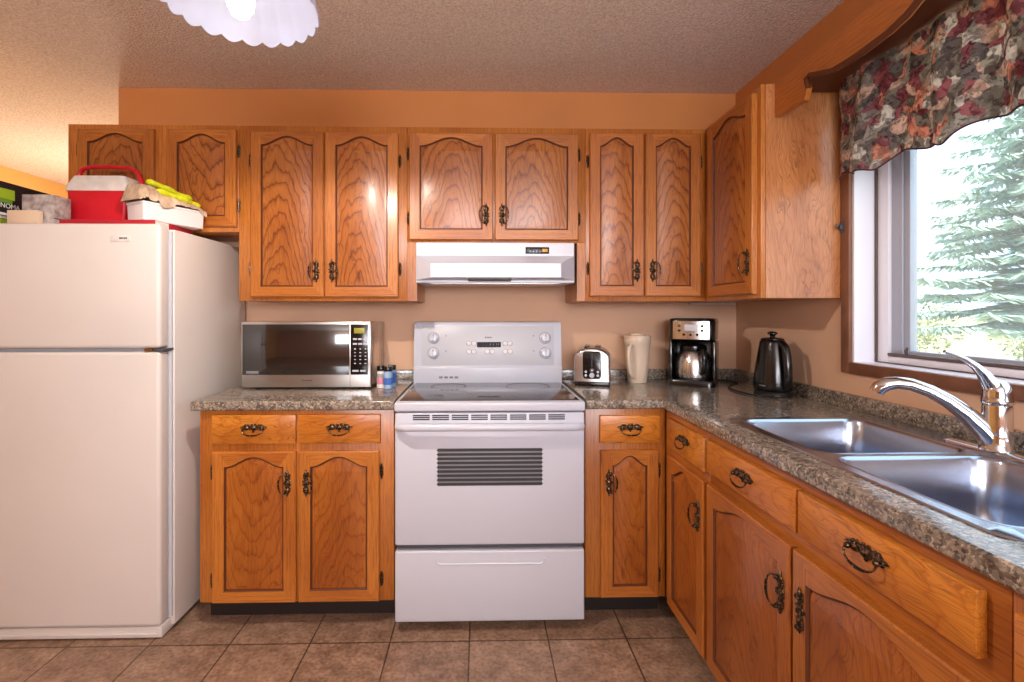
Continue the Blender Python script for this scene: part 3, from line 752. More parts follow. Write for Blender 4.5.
# oven door
YF = -0.668
q = MB().box(-hw+0.002, hw-0.002, YF, -0.627, 0.347, 0.872, bev=0.008, seg=3)
od = q.build('oven_door', 'white', c)
q = MB()
for i in range(8):
    x = -0.305+i*0.0766
    for z in (0.8615, 0.8535, 0.8455): q.box(x, x+0.066, YF-0.0006, YF+0.004, z-0.0026, z+0.0026)
q.build('vent_slots', 'slot', od)
L = []
q = MB().tube([(-hw+0.012, YF+0.002, 0.816), (-hw+0.016, YF-0.020, 0.819), (-hw+0.05, YF-0.036, 0.821), (0, YF-0.040, 0.822), (hw-0.05, YF-0.036, 0.821), (hw-0.016, YF-0.020, 0.819), (hw-0.012, YF+0.002, 0.816)], 0.0145, 14, flat=(1.0, 0.75))
q.build('handle', 'white', od, 60)
q = MB().box(-0.210, 0.208, YF-0.0008, YF+0.004, 0.580, 0.733, bev=0.004, seg=2); wd = q.build('oven_window', 'grey', od)
q = MB()
for i in range(9):
    z = 0.5895+i*0.0168; q.prism([(-0.212, z), (-0.206, z+0.0052), (0.204, z+0.0052), (0.210, z), (0.204, z-0.0052), (-0.206, z-0.0052)], YF-0.0016, YF-0.0007)
q.build('window_stripes', 'slot', wd)
q = MB().box(-hw+0.002, hw-0.002, YF, -0.627, 0.044, 0.324, bev=0.007, seg=3)
dr = q.build('storage_drawer', 'white', c)
q = MB().tube([(-0.215, YF-0.0005, 0.289), (-0.205, YF-0.0005, 0.275), (-0.19, YF-0.0005, 0.273), (0.20, YF-0.0005, 0.273), (0.212, YF-0.0005, 0.278), (0.216, YF-0.0005, 0.294)], 0.003, 8)
q.build('finger_groove', 'white', dr)
q = MB().box(-hw+0.006, hw-0.006, -0.640, -0.60, 0.325, 0.346); q.build('gap_strip', 'dark_grey', c)

# ================================================================== RANGE HOOD
c = thing('range_hood', 'white range hood under the short cabinet above the range', 'range hood', (0.0425, 0, 1.405))
hw2 = 0.366
q = MB().box(-hw2, hw2, -0.345, -0.01, 0.0, 0.1865, bev=0.003)
q.rings([[(-hw2, -0.345, 0.012), (hw2, -0.345, 0.012), (hw2, -0.345, 0.126), (-hw2, -0.345, 0.126)],
         [(-0.291, -0.430, 0.020), (0.290, -0.430, 0.020), (0.290, -0.430, 0.082), (-0.291, -0.430, 0.082)]], 0, False, True)
hb = q.build('body', 'white', c, 20)
q = MB().box(0.139, 0.248, -0.3475, -0.340, 0.135, 0.166, bev=0.001); sw = q.build('switch_panel', 'black', c)
q = MB()
for i in range(4): q.box(0.148+i*0.015, 0.157+i*0.015, -0.3495, -0.346, 0.143, 0.158, bev=0.001)
q.build('switch', 'dark_grey', sw)
q = MB().box(0.216, 0.242, -0.3495, -0.346, 0.143, 0.158, bev=0.001); q.build('indicator', 'amber', sw)
q = MB().box(-0.13, 0.065, -0.42, -0.33, 0.0095, 0.0135); 
q = MB().prism([(-0.425, 0.0185), (-0.352, 0.0105), (-0.352, 0.006), (-0.425, 0.014)], -0.125, 0.07, plane='yz'); q.build('light_lens', 'dark_grey', c)
q = MB().box(-0.30, 0.30, -0.32, -0.05, -0.002, 0.001); q.build('grease_filter', 'steel', c)

# ================================================================== REFRIGERATOR
c = thing('refrigerator', 'white top-freezer refrigerator at the left end of the counter', 'refrigerator', (-1.630, 0, 0))
fr = 0.3814
q = MB().box(-fr, fr, -0.622, -0.03, 0.02, 1.600, bev=0.006, seg=2); q.build('body', 'fridge', c)
q = MB().box(-fr+0.006, fr-0.006, -0.632, -0.621, 0.06, 1.59); q.build('door_gasket', 'grey_panel', c)
q = MB().box(-fr, fr-0.014, -0.692, -0.632, 1.130, 1.612, bev=0.014, seg=4); fz = q.build('freezer_door', 'fridge', c)
q = MB().box(-fr, fr-0.014, -0.692, -0.632, 0.056, 1.116, bev=0.014, seg=4); q.build('refrigerator_door', 'fridge', c)
q = MB().box(-fr+0.01, fr-0.012, -0.682, -0.60, 0.008, 0.050, bev=0.004); q.box(-fr+0.01, fr-0.03, -0.686, -0.680, 0.020, 0.026, bev=0.001); q.build('toe_grille', 'fridge', c)
q = MB().box(fr-0.20, fr-0.125, -0.6945, -0.691, 1.539, 1.565, bev=0.002); bd = q.build('badge', 'offwhite', fz)
q = MB()
for x, ww in ((0.216, 0.006), (0.223, 0.004), (0.2285, 0.004), (0.2345, 0.005), (0.241, 0.004)): q.box(x, x+ww, -0.6952, -0.694, 1.550, 1.557)
q.build('badge_lettering', 'dark_grey', bd)
q = MB().box(fr-0.075, fr-0.045, -0.690, -0.64, 1.118, 1.128, mat=1, bev=0.001); q.box(fr-0.040, fr-0.004, -0.688, -0.62, 1.117, 1.1285, bev=0.002); q.build('hinge', ['dark_grey', 'brass'], c)

# ---------------------------------------------- on top of the refrigerator
ZF = 1.601
c = thing('flat_box', 'flat red and white cardboard box under the red cooler', 'box', (-1.525, -0.49, ZF))
q = MB().box(-0.178, 0.198, -0.130, 0.128, 0, 0.038, bev=0.0015); q.build('box_shell', 'red_card', c)
q = MB().box(0.1975, 0.1988, -0.1285, -0.045, 0.002, 0.036); q.build('side_print', 'print_white', c)
c = thing('cooler', 'small red cooler with off-white lid and red carry handle', 'cooler', (-1.636, -0.437, ZF+0.0385))
q = MB(); L = []
for z, k in ((0, 0.93), (0.004, 0.945), (0.138, 1.0)):
    L.append([(x, y, z) for x, y in rrect(-0.124*k, 0.124*k, -0.083*k, 0.083*k, 0.014, 4)])
q.rings(L); q.build('body', 'red', c)
q = MB(); L = []
for z, k in ((0.1385, 1.0), (0.1385, 1.04), (0.156, 1.04), (0.160, 1.03), (0.190, 0.92), (0.205, 0.86), (0.206, 0.80)):
    L.append([(x, y, z) for x, y in rrect(-0.124*k, 0.124*k, -0.083*k, 0.083*k, 0.016, 4)])
q.rings(L); q.box(-0.085, 0.085, -0.05, 0.05, 0.204, 0.209, bev=0.003); q.build('lid', 'offwhite', c)
pts = [(-0.135, 0, 0.120), (-0.136, 0, 0.205), (-0.132, 0, 0.236), (-0.118, 0, 0.253), (-0.09, 0, 0.260), (0, 0, 0.263), (0.075, 0, 0.258), (0.105, 0, 0.246), (0.124, 0, 0.222), (0.134, 0, 0.19), (0.135, 0, 0.120)]
q = MB().tube(pts, 0.0085, 10, flat=(1, 1.3))
for s in (-1, 1): q.ell((s*0.133, 0, 0.12), (0.006, 0.016, 0.016))
q.build('carry_handle', 'red', c, 60)
ang = math.atan2(0.24, 0.1228)
c = thing('storage_bin', 'white plastic bin turned askew at the right corner of the refrigerator top', 'bin', (-1.3720, -0.622, ZF+0.0385), ang)
q = MB(); L = []
for z, k in ((0, 0.006), (0.002, 0.003), (0.066, 0.001), (0.068, -0.002), (0.076, -0.002), (0.076, 0.003)):
    L.append([(x, y, z) for x, y in rrect(0+k, 0.256-k, 0+k, 0.120-k, 0.008, 4)])
for z, k in ((0.02, 0.010), (0.006, 0.016)):
    L.append([(x, y, z) for x, y in rrect(0+k, 0.256-k, 0+k, 0.120-k, 0.008, 4)])
q.rings(L); q.build('bin_shell', 'white_plastic', c)
c = thing('crumpled_cloth', 'crumpled beige cloth heaped on the white bin', 'cloth', (-1.3720, -0.622, ZF+0.1155), ang)
def clf(u, v):
    x = -0.020+u*0.278; y = -0.010+v*0.134
    wx = x+0.02*noise.noise((x*22, y*22, 5.0)); wy = y+0.02*noise.noise((x*22, y*22, 8.0))
    ridge = 1-2.2*abs(noise.noise((wx*24, wy*24, 1.3))); fine = 1-2.2*abs(noise.noise((wx*52, wy*52, 4.1)))
    k = max(0.0, 1-u*1.04)
    base = 0.066*k**0.8*min(1.0, (v/0.34))**0.6*(1-0.25*v)+0.008
    h = base+(0.017*ridge+0.006*fine)*(0.35+0.65*k)
    e = min(u, 1-u, 1-v)
    if e < 0.07: h *= e/0.07
    h = max(h, 0.003)
    if v < 0.05: h -= (0.012+0.030*max(0, noise.noise((x*18, 5.5, 1))))*(1-v/0.05)*(1 if u > 0.05 else 0.2); y -= 0.003
    return (x, y, h)
q = MB().grid(clf, 84, 48, thick=0.0025); q.build('cloth_sheet', 'cloth', c, 80)
for k, (dx, oy) in enumerate(((0.020, 0.010), (0.0, 0.046))):
    c = thing('rolled_fabric', ['neon yellow rolled fabric lying nearer the front on the beige cloth', 'neon yellow rolled fabric lying behind its twin on the beige cloth'][k], 'rolled fabric', (-1.3720, -0.622, ZF+0.1155), ang, 'neon yellow fabric rolls')
    pts = []; rs = []
    for i in range(16):
        u = i/15; x = 0.040+dx+u*0.180; uu = (x+0.022)/0.268
        h = 0.066*max(0.0, 1-uu*1.04)**0.8*(0.66 if k == 0 else 0.9)+(0.022 if k == 0 else 0.034)
        pts.append((x, oy+0.006*math.sin(u*9+k*2), h+k*0.010)); rs.append((0.016+0.003*math.sin(u*14+k))*(0.55 if i in (0, 15) else 1))
    q = MB().tube(pts, rs, 10, flat=(0.75, 1.0)); q.build('roll', 'hiviz', c, 60)
c = thing('string_light_box', 'black carton with lime green print at the left of the refrigerator top', 'box', (-1.94, -0.51, ZF))
q = MB().box(-0.055, 0.040, -0.15, 0.15, 0, 0.182, bev=0.0015); q.build('box_shell', 'black_card', c)
q = MB().box(0.0398, 0.0412, -0.148, -0.085, 0.115, 0.155, mat=0); q.box(0.0398, 0.0412, -0.148, -0.095, 0.100, 0.116, mat=1); q.build('green_print', ['lime', 'lime_dark'], c)
q = MB().box(0.0398, 0.0412, -0.149, -0.100, 0.036, 0.046, mat=1); q.box(0.0398, 0.0412, -0.149, -0.100, 0.012, 0.034, mat=0); q.box(0.0398, 0.0412, -0.149, -0.105, 0.050, 0.060, mat=1); q.build('lower_print', ['lime', 'print_white'], c)
text('lettering', 'NOMA', 0.027, c, (0.0412, -0.104, 0.088), (PI/2, 0, PI/2), 'print_white')
c = thing('carton', 'grey printed carton standing between black box and red cooler', 'box', (-1.765, -0.605, ZF))
q = MB().box(-0.059, 0.062, -0.042, 0.042, 0, 0.130, bev=0.0015); q.box(0.0615, 0.0625, -0.040, 0.042, 0.036, 0.040, mat=1); q.build('box_shell', ['card_grey', 'slot'], c)
c = thing('carton', 'small beige carton in front of the grey carton on the refrigerator', 'box', (-1.794, -0.667, ZF+0.0115))
q = MB().box(-0.055, 0.058, -0.014, 0.014, 0, 0.050, bev=0.001); q.build('box_shell', 'card_beige', c)

# ================================================================== MICROWAVE + JARS
c = thing('microwave', 'stainless microwave oven with black glass door left of the range', 'microwave', (-0.828, -0.02, ZT))
mw = 0.295
q = MB().box(-mw, mw, -0.300, 0.0, 0.012, 0.310, bev=0.004); q.build('body', 'steel_v', c)
for x in (-0.24, 0.24):
    for y in (-0.27, -0.03): q = MB().lathe([(0.014, 0.0005), (0.014, 0.013)], (x, y, 0), 12); q.build('foot', 'black_matt', c)
q = MB().box(-mw, mw, -0.318, -0.3005, 0.010, 0.312, bev=0.004); fp = q.build('front_frame', 'steel', c)
q = MB().box(-mw+0.006, 0.199, -0.3195, -0.316, 0.068, 0.300, bev=0.001); dw = q.build('door_window', 'glass_black', c)
q = MB().box(0.203, mw-0.012, -0.3195, -0.316, 0.068, 0.300, bev=0.001); kp = q.build('control_panel', 'black', c)
q = MB().box(0.219, 0.268, -0.3205, -0.319, 0.258, 0.283, bev=0.001); q.build('display', 'display', kp)
q = MB()
for r_, (z, hgt) in enumerate(((0.228, 0.008), (0.206, 0.008), (0.184, 0.006), (0.168, 0.004), (0.152, 0.004), (0.136, 0.004), (0.118, 0.004))):
    for k in range(3):
        x = 0.214+k*0.024; ww = 0.019 if r_ < 2 else 0.008
        if r_ == 2 and k: ww = 0.006
        q.box(x+0.010-ww/2, x+0.010+ww/2, -0.3202, -0.319, z, z+hgt)
q.box(0.212, 0.240, -0.3202, -0.319, 0.082, 0.090); q.box(0.248, 0.272, -0.3202, -0.319, 0.082, 0.090)
q.build('keypad', 'grey_panel', kp)
q = MB().box(0.2005, 0.2018, -0.3186, -0.317, 0.012, 0.068); q.build('panel_seam', 'slot', c)
text('lettering', 'Panasonic', 0.0125, c, (0.005, -0.3185, 0.043), (PI/2, 0, 0), 'slot')
q = MB().box(-0.272, -0.215, -0.3200, -0.319, 0.074, 0.086, bev=0.0004); q.build('sticker', 'grey', dw)
for i, (x, y, lab, la, lb) in enumerate(((-0.492, -0.30, 'spice jar with pink label beside the microwave', 'pink_label', 'teal_label'), (-0.456, -0.322, 'spice jar with blue label, front one of the three by the range', 'blue_label', 'blue_pale'), (-0.448, -0.268, 'spice jar with dark blue label, rear one of the three by the range', 'blue_label', 'blue_label'))):
    c = thing('spice_jar', lab, 'jar', (x, y, ZT+0.0005), 0, 'spice jars')
    q = MB().lathe([(0.018, 0), (0.0205, 0.003), (0.0205, 0.070), (0.017, 0.078), (0.016, 0.082)], n=20); j = q.build('glass_body', 'blue_pale' if i else 'offwhite', c)
    q = MB().lathe([(0.0207, 0.020), (0.0212, 0.022), (0.0212, 0.050), (0.0207, 0.052)], n=20, mat=0); q.lathe([(0.0207, 0.052), (0.0211, 0.053), (0.0211, 0.068), (0.0207, 0.069)], n=20, mat=1); q.build('label', [la, lb], c)
    q = MB().lathe([(0.0195, 0.082), (0.020, 0.084), (0.020, 0.102), (0.018, 0.105), (0.003, 0.105)], n=20); q.build('cap', 'black', c)

# ================================================================== TOASTER
c = thing('toaster', 'two-slice chrome toaster standing end-on beside the range', 'toaster', (0.530, -0.185, ZT+0.0005), math.radians(-15))
q = MB(); L = []
def tprof(k, dz=0):   # front cross-section: bulged sides, arched top
    P = []
    for i in range(25):
        a = PI*i/24; x = 0.086*math.cos(a); z = 0.105+0.080*math.sin(a)**0.55
        P.append((x*k, z-(1-k)*0.09))
    return [(0.088*k, 0.022)] + P + [(-0.088*k, 0.022)]
for y, k in ((-0.088, 0.88), (-0.086, 0.94), (-0.080, 0.98), (-0.068, 1.0), (0.09, 1.0), (0.105, 0.98), (0.113, 0.93)): L.append([(x, y, z) for x, z in tprof(k)])
q.rings(L); tb = q.build('shell', 'steel', c, 50)
q = MB().box(-0.084, 0.084, -0.086, 0.112, 0.0, 0.024, bev=0.008, seg=3); q.build('base', 'black', c)
pl = rrect(-0.043, 0.043, 0.036, 0.168, 0.014, 4)
q = MB(); q.rings([[(x, -0.087, z) for x, z in pl], [(x, -0.0925, z) for x, z in pl], [(x*0.96, -0.094, (z-0.1)*0.97+0.1) for x, z in pl]], 0, False, True); fpn = q.build('front_panel', 'black', c)
q = MB().box(-0.004, 0.004, -0.0955, -0.0935, 0.084, 0.160, bev=0.001); q.build('lever_slot', 'slot', fpn)
q = MB().ell((0, -0.104, 0.079), (0.011, 0.012, 0.010)); q.build('lever', 'steel', fpn)
q = MB().lathe([(0.012, 0.093), (0.012, 0.103), (0.010, 0.105), (0.002, 0.105)], (0, 0, 0.054), 18, axis='y')
for s in (-1, 1):
    for z in (0.053, 0.070): q.lathe([(0.006, 0.093), (0.006, 0.097), (0.001, 0.0975)], (s*0.028, 0, z), 12, axis='y')
q.build('control_buttons', 'grey_panel', fpn)
q = MB()
for s in (-1, 1): q.box(s*0.026-0.014, s*0.026+0.014, -0.06, 0.085, 0.178, 0.1895, bev=0.004)
q.build('slot_bezel', 'black', c)

# ================================================================== JUG
c = thing('water_jug', 'tall cream plastic jug with lid, between toaster and coffee maker', 'jug', (0.770, -0.135, ZT+0.0005), math.radians(-130))
q = MB(); L = []
for z, r in ((0, 0.044), (0.004, 0.047), (0.10, 0.056), (0.196, 0.063), (0.200, 0.066), (0.222, 0.067), (0.226, 0.066)):
    lpz = []
    for j in range(32):
        a = 2*PI*j/32; k = 1.0
        if z > 0.15: k += 0.16*(z-0.15)/0.07*max(0, math.cos(a-PI))**10
        lpz.append((r*k*math.cos(a), r*k*math.sin(a), z))
    L.append(lpz)
q.rings(L); q.build('body', 'cream', c, 50)
q = MB().lathe([(0.066, 0.2262), (0.068, 0.228), (0.067, 0.236), (0.060, 0.240), (0.035, 0.241), (0.034, 0.248), (0.020, 0.250), (0.003, 0.250)], n=32); q.build('lid', 'cream', c)
q = MB().tube([(0.058, 0, 0.190), (0.080, 0, 0.190), (0.100, 0, 0.180), (0.106, 0, 0.155), (0.102, 0, 0.10), (0.092, 0, 0.065), (0.072, 0, 0.040), (0.048, 0, 0.030)], 0.0095, 10, flat=(1.1, 1.0)); q.build('handle', 'cream', c, 60)

# ================================================================== COFFEE MAKER + CARAFE
c = thing('coffee_maker', 'black and stainless drip coffee maker near the counter corner', 'coffee maker', (1.040, -0.183, ZT+0.0005), math.radians(-31))
q = MB(); L = []
for z, k in ((0, 0.0), (0.022, 0.0), (0.030, 0.004)): L.append([(x, y, z) for x, y in rrect(-0.106+k, 0.106-k, -0.125+k, 0.105-k, 0.03, 5)])
q.rings(L); q.build('base', 'black', c)
q = MB().box(-0.098, 0.098, 0.035, 0.104, 0.028, 0.215, bev=0.012, seg=3)
for s in (-1, 1): q.box(s*0.098-0.007, s*0.098+0.007, -0.085, 0.09, 0.026, 0.215, bev=0.006)
q.build('column', 'black', c)
q = MB(); L = []
for z, k in ((0.216, 0.012), (0.222, 0.003), (0.310, 0.0), (0.322, 0.004), (0.326, 0.014)): L.append([(x, y, z) for x, y in rrect(-0.106+k, 0.106-k, -0.112+k, 0.105-k, 0.035, 6)])
q.rings(L); hd = q.build('brew_head', 'black', c)
q = MB(); L = []
for z in (0.226, 0.312):
    o_ = []; i_ = []
    for j in range(13):
        a = (j/12-0.5); x = a*0.164; y = -0.112-0.012*(1-(2*a)**2); o_.append((x, y, z))
    L.append(o_)
bm_ = MB()
P0, P1 = L
bk = lambda P: [(x, y+0.012, z) for x, y, z in reversed(P)]
bm_.rings([P0+bk(P0), P1+bk(P1)]); fac = bm_.build('steel_fascia', 'steel_v', hd)
q = MB()
q.box(-0.028, 0.028, -0.1265, -0.120, 0.266, 0.296, bev=0.002, mat=1)
for x, z in ((-0.052, 0.290), (-0.052, 0.268), (0.052, 0.290), (0.052, 0.268), (-0.030, 0.248), (0.0, 0.246), (0.030, 0.248)): q.lathe([(0.006, 0.115), (0.006, 0.1255), (0.004, 0.127), (0.001, 0.127)], (x, 0, z), 12, axis='y')
q.build('control_buttons', ['black', 'grey_panel'], fac)
q = MB().lathe([(0.060, 0.0), (0.060, 0.004)], (0, -0.035, 0.0295), 28); q.build('warming_plate', 'dark_grey', c)
c = thing('coffee_carafe', 'stainless thermal carafe with black handle inside the coffee maker', 'carafe', (1.040-0.0155, -0.183-0.0257, ZT+0.0355), math.radians(-88))
q = MB().lathe([(0.074, 0.0), (0.082, 0.004), (0.086, 0.03), (0.084, 0.074), (0.073, 0.116), (0.060, 0.132)], n=36); q.build('body', 'steel_v', c, 50)
q = MB().lathe([(0.061, 0.1322), (0.063, 0.136), (0.061, 0.154), (0.046, 0.164), (0.014, 0.171), (0.003, 0.171)], n=28); q.tube([(-0.040, 0, 0.136), (-0.060, 0, 0.146), (-0.066, 0, 0.150)], [0.016, 0.012, 0.008], 10); q.build('lid', 'black', c)
q = MB().tube([(0.050, 0, 0.144), (0.080, 0, 0.146), (0.106, 0, 0.135), (0.112, 0, 0.10), (0.109, 0, 0.06), (0.098, 0, 0.035), (0.080, 0, 0.026)], [0.010, 0.011, 0.011, 0.010, 0.010, 0.010, 0.009], 10, flat=(1.0, 1.2)); q.build('handle', 'black', c, 60)

# ================================================================== KETTLE
c = thing('electric_kettle', 'black plastic electric jug kettle in the counter corner', 'kettle', (1.225, -0.535, ZT+0.0005), math.radians(-88))
q = MB().lathe([(0.080, 0), (0.082, 0.004), (0.080, 0.018), (0.074, 0.022)], n=32, sy=0.85); q.build('power_base', 'black_matt', c)
q = MB(); L = []
for z, r in ((0.0225, 0.078), (0.028, 0.083), (0.06, 0.082), (0.12, 0.074), (0.18, 0.064), (0.222, 0.056), (0.234, 0.053), (0.238, 0.046)):
    lpz = []
    for j in range(40):
        a = 2*PI*j/40; k = 1.0
        if z > 0.17: k += 0.35*min(1, (z-0.17)/0.05)*max(0, math.cos(a-PI))**8
        lpz.append((r*k*math.cos(a), 0.86*r*k*math.sin(a), z))
    L.append(lpz)
q.rings(L); q.build('body', 'black', c, 50)
q = MB().tube([(0.046, 0, 0.226), (0.066, 0, 0.226), (0.084, 0, 0.212), (0.095, 0, 0.180), (0.102, 0, 0.130), (0.104, 0, 0.080), (0.098, 0, 0.05), (0.076, 0, 0.040)], [0.014, 0.015, 0.016, 0.016, 0.016, 0.016, 0.014, 0.012], 12, flat=(0.8, 1.0)); q.build('handle', 'black', c, 60)
q = MB().lathe([(0.045, 0.2382), (0.045, 0.242), (0.034, 0.246), (0.012, 0.247), (0.009, 0.252), (0.013, 0.258), (0.020, 0.262), (0.020, 0.267), (0.012, 0.272), (0.002, 0.273)], n=28); q.build('lid', 'black', c)
q = MB()
for i in range(5): q.box(0.02+i*0.007, 0.025+i*0.007, -0.0722, -0.066, 0.045, 0.049)
q.build('print', 'grey', c)
# unplugged cord with its plug, lying in front of the kettle
c = thing('power_cord', 'black power cord with plug lying in front of the black kettle', 'cord', (1.16, -0.60, ZT))
pts = [(0.05, 0.565, 0.005), (0.06, 0.50, 0.005), (0.10, 0.42, 0.005), (0.02, 0.34, 0.005), (-0.03, 0.24, 0.005), (-0.045, 0.14, 0.005), (-0.035, 0.05, 0.005), (-0.01, 0.012, 0.008), (0.0, 0.0, 0.011)]
def smooth(pts, n=8):
    P = [Vector(p) for p in pts]; out = []
    for i in range(len(P)-1):
        p0, p1, p2, p3 = P[max(i-1, 0)], P[i], P[i+1], P[min(i+2, len(P)-1)]
        for k in range(n):
            t = k/n; out.append(0.5*((2*p1)+(p2-p0)*t+(2*p0-5*p1+4*p2-p3)*t*t+(3*p1-p0-3*p2+p3)*t**3))
    return out+[P[-1]]
q = MB().tube(smooth(pts), 0.0038, 8); q.build('cable', 'black_matt', c, 60)
q = MB().tube([(-0.003, 0.004, 0.011), (0.010, -0.010, 0.0115), (0.022, -0.021, 0.0115)], [0.006, 0.0105, 0.0105], 10); q.build('plug', 'black_matt', c, 60)
q = MB()
for s in (-1, 1): q.tube([(0.022+s*0.004, -0.021+s*0.004, 0.0115), (0.036+s*0.004, -0.034+s*0.004, 0.0115)], 0.0026, 6, flat=(1, 0.6))
q.build('prongs', 'chrome', c)

# ================================================================== WINDOW DRESSING
c = thing('valance_board', 'scalloped oak valance board above the kitchen window', 'valance', (1.083, 0, 0))
top = 2.1360
def scal(y):      # lower edge of one bay
    return 0
bay = [(-0.966, 2.030), (-0.955, 2.066), (-0.975, 2.070), (-1.005, 2.058), (-1.085, 2.031), (-1.19, 2.0255), (-1.295, 2.0315), (-1.352, 2.0436), (-1.384, 2.0597), (-1.45, 2.078), (-1.55, 2.085)]
mir = [(-3.1-y, z) for y, z in reversed(bay[:-1])]
poly = [(-0.7855, top), (-0.7855, 2.004), (-0.952, 1.998)] + bay + mir + [(-2.148, 1.998), (-2.40, 2.004), (-2.40, top)]
q = MB(); bm = q.bm
A = [bm.verts.new((0.0, y, z)) for y, z in poly]; Bv = [bm.verts.new((0.019, y, z)) for y, z in poly]; n = len(poly)
ea = [bm.edges.new((A[i], A[(i+1) % n])) for i in range(n)]; eb = [bm.edges.new((Bv[i], Bv[(i+1) % n])) for i in range(n)]
bmesh.ops.triangle_fill(bm, edges=ea, use_beauty=True); bmesh.ops.triangle_fill(bm, edges=eb, use_beauty=True)
for i in range(n): bm.faces.new((A[i], A[(i+1) % n], Bv[(i+1) % n], Bv[i]))
bmesh.ops.recalc_face_normals(bm, faces=bm.faces)
q.build('board', 'oak_board', c, 40)
q = MB().tube([(0.005, y, z+0.003) for y, z in bay+mir], 0.009, 8, flat=(1.0, 1.0)); q.build('edge_bead', 'glaze', c, 60)
q = MB().box(0.019, 0.258, -2.40, -0.79, 2.098, 2.118); q.build('dust_board', 'glaze', c)
# fabric
c = thing('floral_valance', 'gathered floral fabric valance hanging across the top of the window', 'curtain', (1.262, 0, 0))
def fab(u, v):
    y = -0.842 - u*1.62 ; z0 = 2.094
    amp = 0.006+0.022*v
    bot = 1.752+0.016*math.sin(u*39+0.6)+0.007*math.sin(u*83)
    z = z0+(bot-z0)*v
    x = amp*math.sin(u*42+0.9*math.sin(u*17)) + 0.005*math.sin(u*111+v*2)+0.008*noise.noise((u*20, v*4, 2))
    y += 0.010*v*math.sin(u*42+1.2)
    if u < 0.02: y += 0.0; x += 0.03*(0.02-u)/0.02
    return (x, y, z)
q = MB().grid(fab, 320, 26, thick=0.0018); fb = q.build('fabric', 'floral', c, 80)
q = MB().tube([Vector(fab(i/320, 1.0))+Vector((0, 0, -0.001)) for i in range(321)], 0.0028, 6); q.build('hem', 'hem', c, 80)
c = thing('curtain_rod', 'white rod carrying the floral fabric valance', 'curtain rod', (1.289, -1.65, 2.075))
q = MB().tube([(0.058, 0.785, 0), (0.03, 0.800, 0), (0.0, 0.795, 0.0), (0, 0.76, 0), (0, -0.76, 0), (0, -0.795, 0), (0.03, -0.80, 0), (0.058, -0.785, 0)], 0.006, 8); q.build('rod', 'vinyl', c, 60)
c = thing('tieback_hook', 'small dark metal hook on the left window casing', 'hook', (XR-0.0165, -0.7985, 1.589))
q = MB().box(-0.003, 0.0, -0.009, 0.009, -0.022, 0.022, bev=0.002); q.box(-0.012, -0.003, -0.006, 0.006, -0.010, 0.010, bev=0.002); q.tube([(-0.012, 0, 0.004), (-0.022, 0, 0.0), (-0.024, 0, 0.010)], 0.003, 8)
q.build('hook_body', 'dark_grey', c)

# ================================================================== PENDANT LAMP
lx, ly, lz = -0.634, -1.357, 2.05
c = thing('pendant_lamp', 'white scalloped glass pendant lamp hanging from the ceiling', 'lamp', (lx, ly, lz))
def shade(u, v):
    a = 2*PI*u; sc_a = abs(math.sin(a*11))
    R = [0.050, 0.075, 0.115, 0.150, 0.172, 0.186][0:6]; Z = [0.160, 0.158, 0.140, 0.100, 0.050, 0.0]
    k = v*5; i = min(4, int(k)); t = k-i
    r = R[i]+(R[i+1]-R[i])*t; z = Z[i]+(Z[i+1]-Z[i])*t
    r *= 1+0.018*v*v*sc_a; z -= 0.012*sc_a*max(0, v-0.8)/0.2
    return (r*math.cos(a), r*math.sin(a), z)
q = MB().grid(shade, 176, 30, thick=0.003); sh = q.build('lamp_shade', 'shade_glass', c, 80)
q = MB().lathe([(0.052, 0.156), (0.055, 0.165), (0.030, 0.185), (0.024, 0.230), (0.024, 0.262)], n=28); q.build('fitter', 'brass', c)
q = MB().lathe([(0.010, 0.262), (0.010, 0.345)], n=14); q.build('stem', 'brass', c)
q = MB().lathe([(0.066, 0.3940), (0.066, 0.386), (0.050, 0.362), (0.020, 0.345), (0.004, 0.343)], n=28); q.build('canopy', 'brass', c)
q = MB().lathe([(0.004, -0.036), (0.020, -0.032), (0.031, -0.012), (0.032, 0.008), (0.026, 0.036), (0.016, 0.060), (0.013, 0.154)], n=24); q.build('bulb', 'bulb', c, 60)
lp_ = light('pendant_bulb_light', 'SPOT', (0, 0, -0.045), 60, (1.0, 0.88, 0.76), shadow_soft_size=0.03, spot_size=math.radians(176), spot_blend=0.25); lp_.parent = c

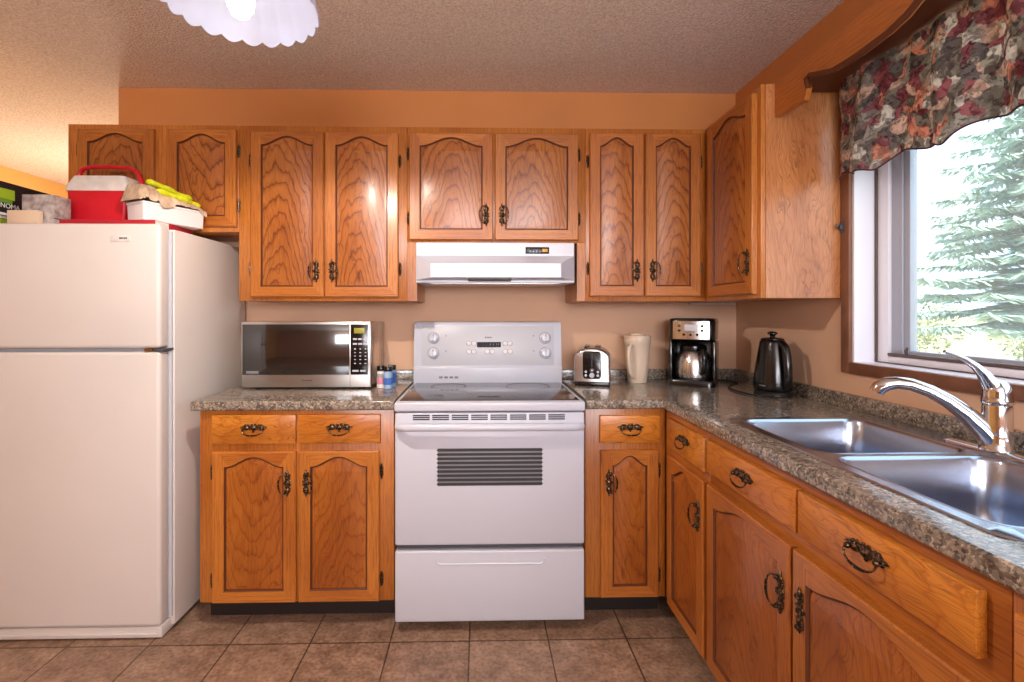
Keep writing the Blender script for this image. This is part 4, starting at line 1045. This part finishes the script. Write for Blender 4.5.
# ================================================================== GARDEN
def spruce(name, label, loc, H, R, seed):
    rnd = random.Random(seed)
    c = thing(name, label, 'tree', loc)
    q = MB().tube([(0, 0, -0.1), (0, 0, H*0.5), (0, 0, H*0.98)], [H*0.022, H*0.013, 0.01], 10); q.build('trunk', 'bark', c)
    q = MB(); bm = q.bm
    lev = 21
    for L_ in range(lev):
        f = L_/(lev-1); z = H*(0.235+0.745*f); Rl = R*(1-f)**1.05+0.05
        nb = int(11-5*f)
        for k in range(nb):
            a = 2*PI*(k+rnd.random()*0.7)/nb + L_*0.7; rl = Rl*rnd.uniform(0.72, 1.08)
            d = Vector((math.cos(a), math.sin(a), 0)); sd_ = Vector((-d.y, d.x, 0))
            m = max(5, int(rl*20))
            for i in range(m):
                t = (i+0.5)/m; droop = -0.30*rl*t + 0.20*rl*t*t
                p = d*(rl*t)+Vector((0, 0, z+droop))
                wd = rl*0.30*(1-t*0.75)+0.03
                for s in (-1, 1):
                    for jj in range(3):
                        tip = p+sd_*s*wd*rnd.uniform(0.4, 1.1)+d*0.10*rnd.uniform(0.3, 1.2)+Vector((0, 0, -rnd.uniform(0.0, 0.13)))
                        wv_ = d*0.035+Vector((0, 0, 0.03*rnd.uniform(-1, 1)))
                        try: bm.faces.new((bm.verts.new(p-wv_), bm.verts.new(tip), bm.verts.new(p+wv_)))
                        except ValueError: pass
    q.build('foliage', 'needles', c, 180)
    return c
def shrub(name, label, loc, R, seed, group):
    rnd = random.Random(seed); c = thing(name, label, 'shrub', loc, 0, group)
    q = MB().tube([(0, 0, -0.1), (0.02, 0, R*0.6)], [0.04, 0.02], 6); q.build('stem', 'bark', c)
    q = MB(); bm = q.bm
    for i in range(1500):
        v = Vector((rnd.gauss(0, 1), rnd.gauss(0, 1), rnd.gauss(0, 1))).normalized()*(rnd.random()**0.4)
        p = Vector((v.x*R, v.y*R, R*0.75+v.z*R*0.75)); e = Vector((rnd.uniform(-1, 1), rnd.uniform(-1, 1), rnd.uniform(-1, 1))).normalized()*0.07
        g_ = e.cross(v).normalized()*0.035 if e.cross(v).length > 1e-4 else Vector((0.03, 0, 0))
        bm.faces.new((bm.verts.new(p-e), bm.verts.new(p+g_), bm.verts.new(p+e), bm.verts.new(p-g_)))
    q.build('foliage', 'shrub', c, 180)
tx, ty = 8.35, 4.6
spruce('spruce_tree', 'tall blue-green spruce tree outside the kitchen window', (tx, ty, gz(tx, ty)), 6.7, 1.95, 3)
for i, (x, y, R, lab) in enumerate(((7.2, 7.4, 0.75, 'dark green shrub left of the spruce trunk'), (12.5, 11.5, 1.3, 'pale bush far out in the meadow left of the spruce'), (14.5, 9.5, 1.2, 'pale bush out in the meadow behind the spruce'))):
    shrub('shrub', lab, (x, y, gz(x, y)), R, 20+i, 'shrubs in the meadow')
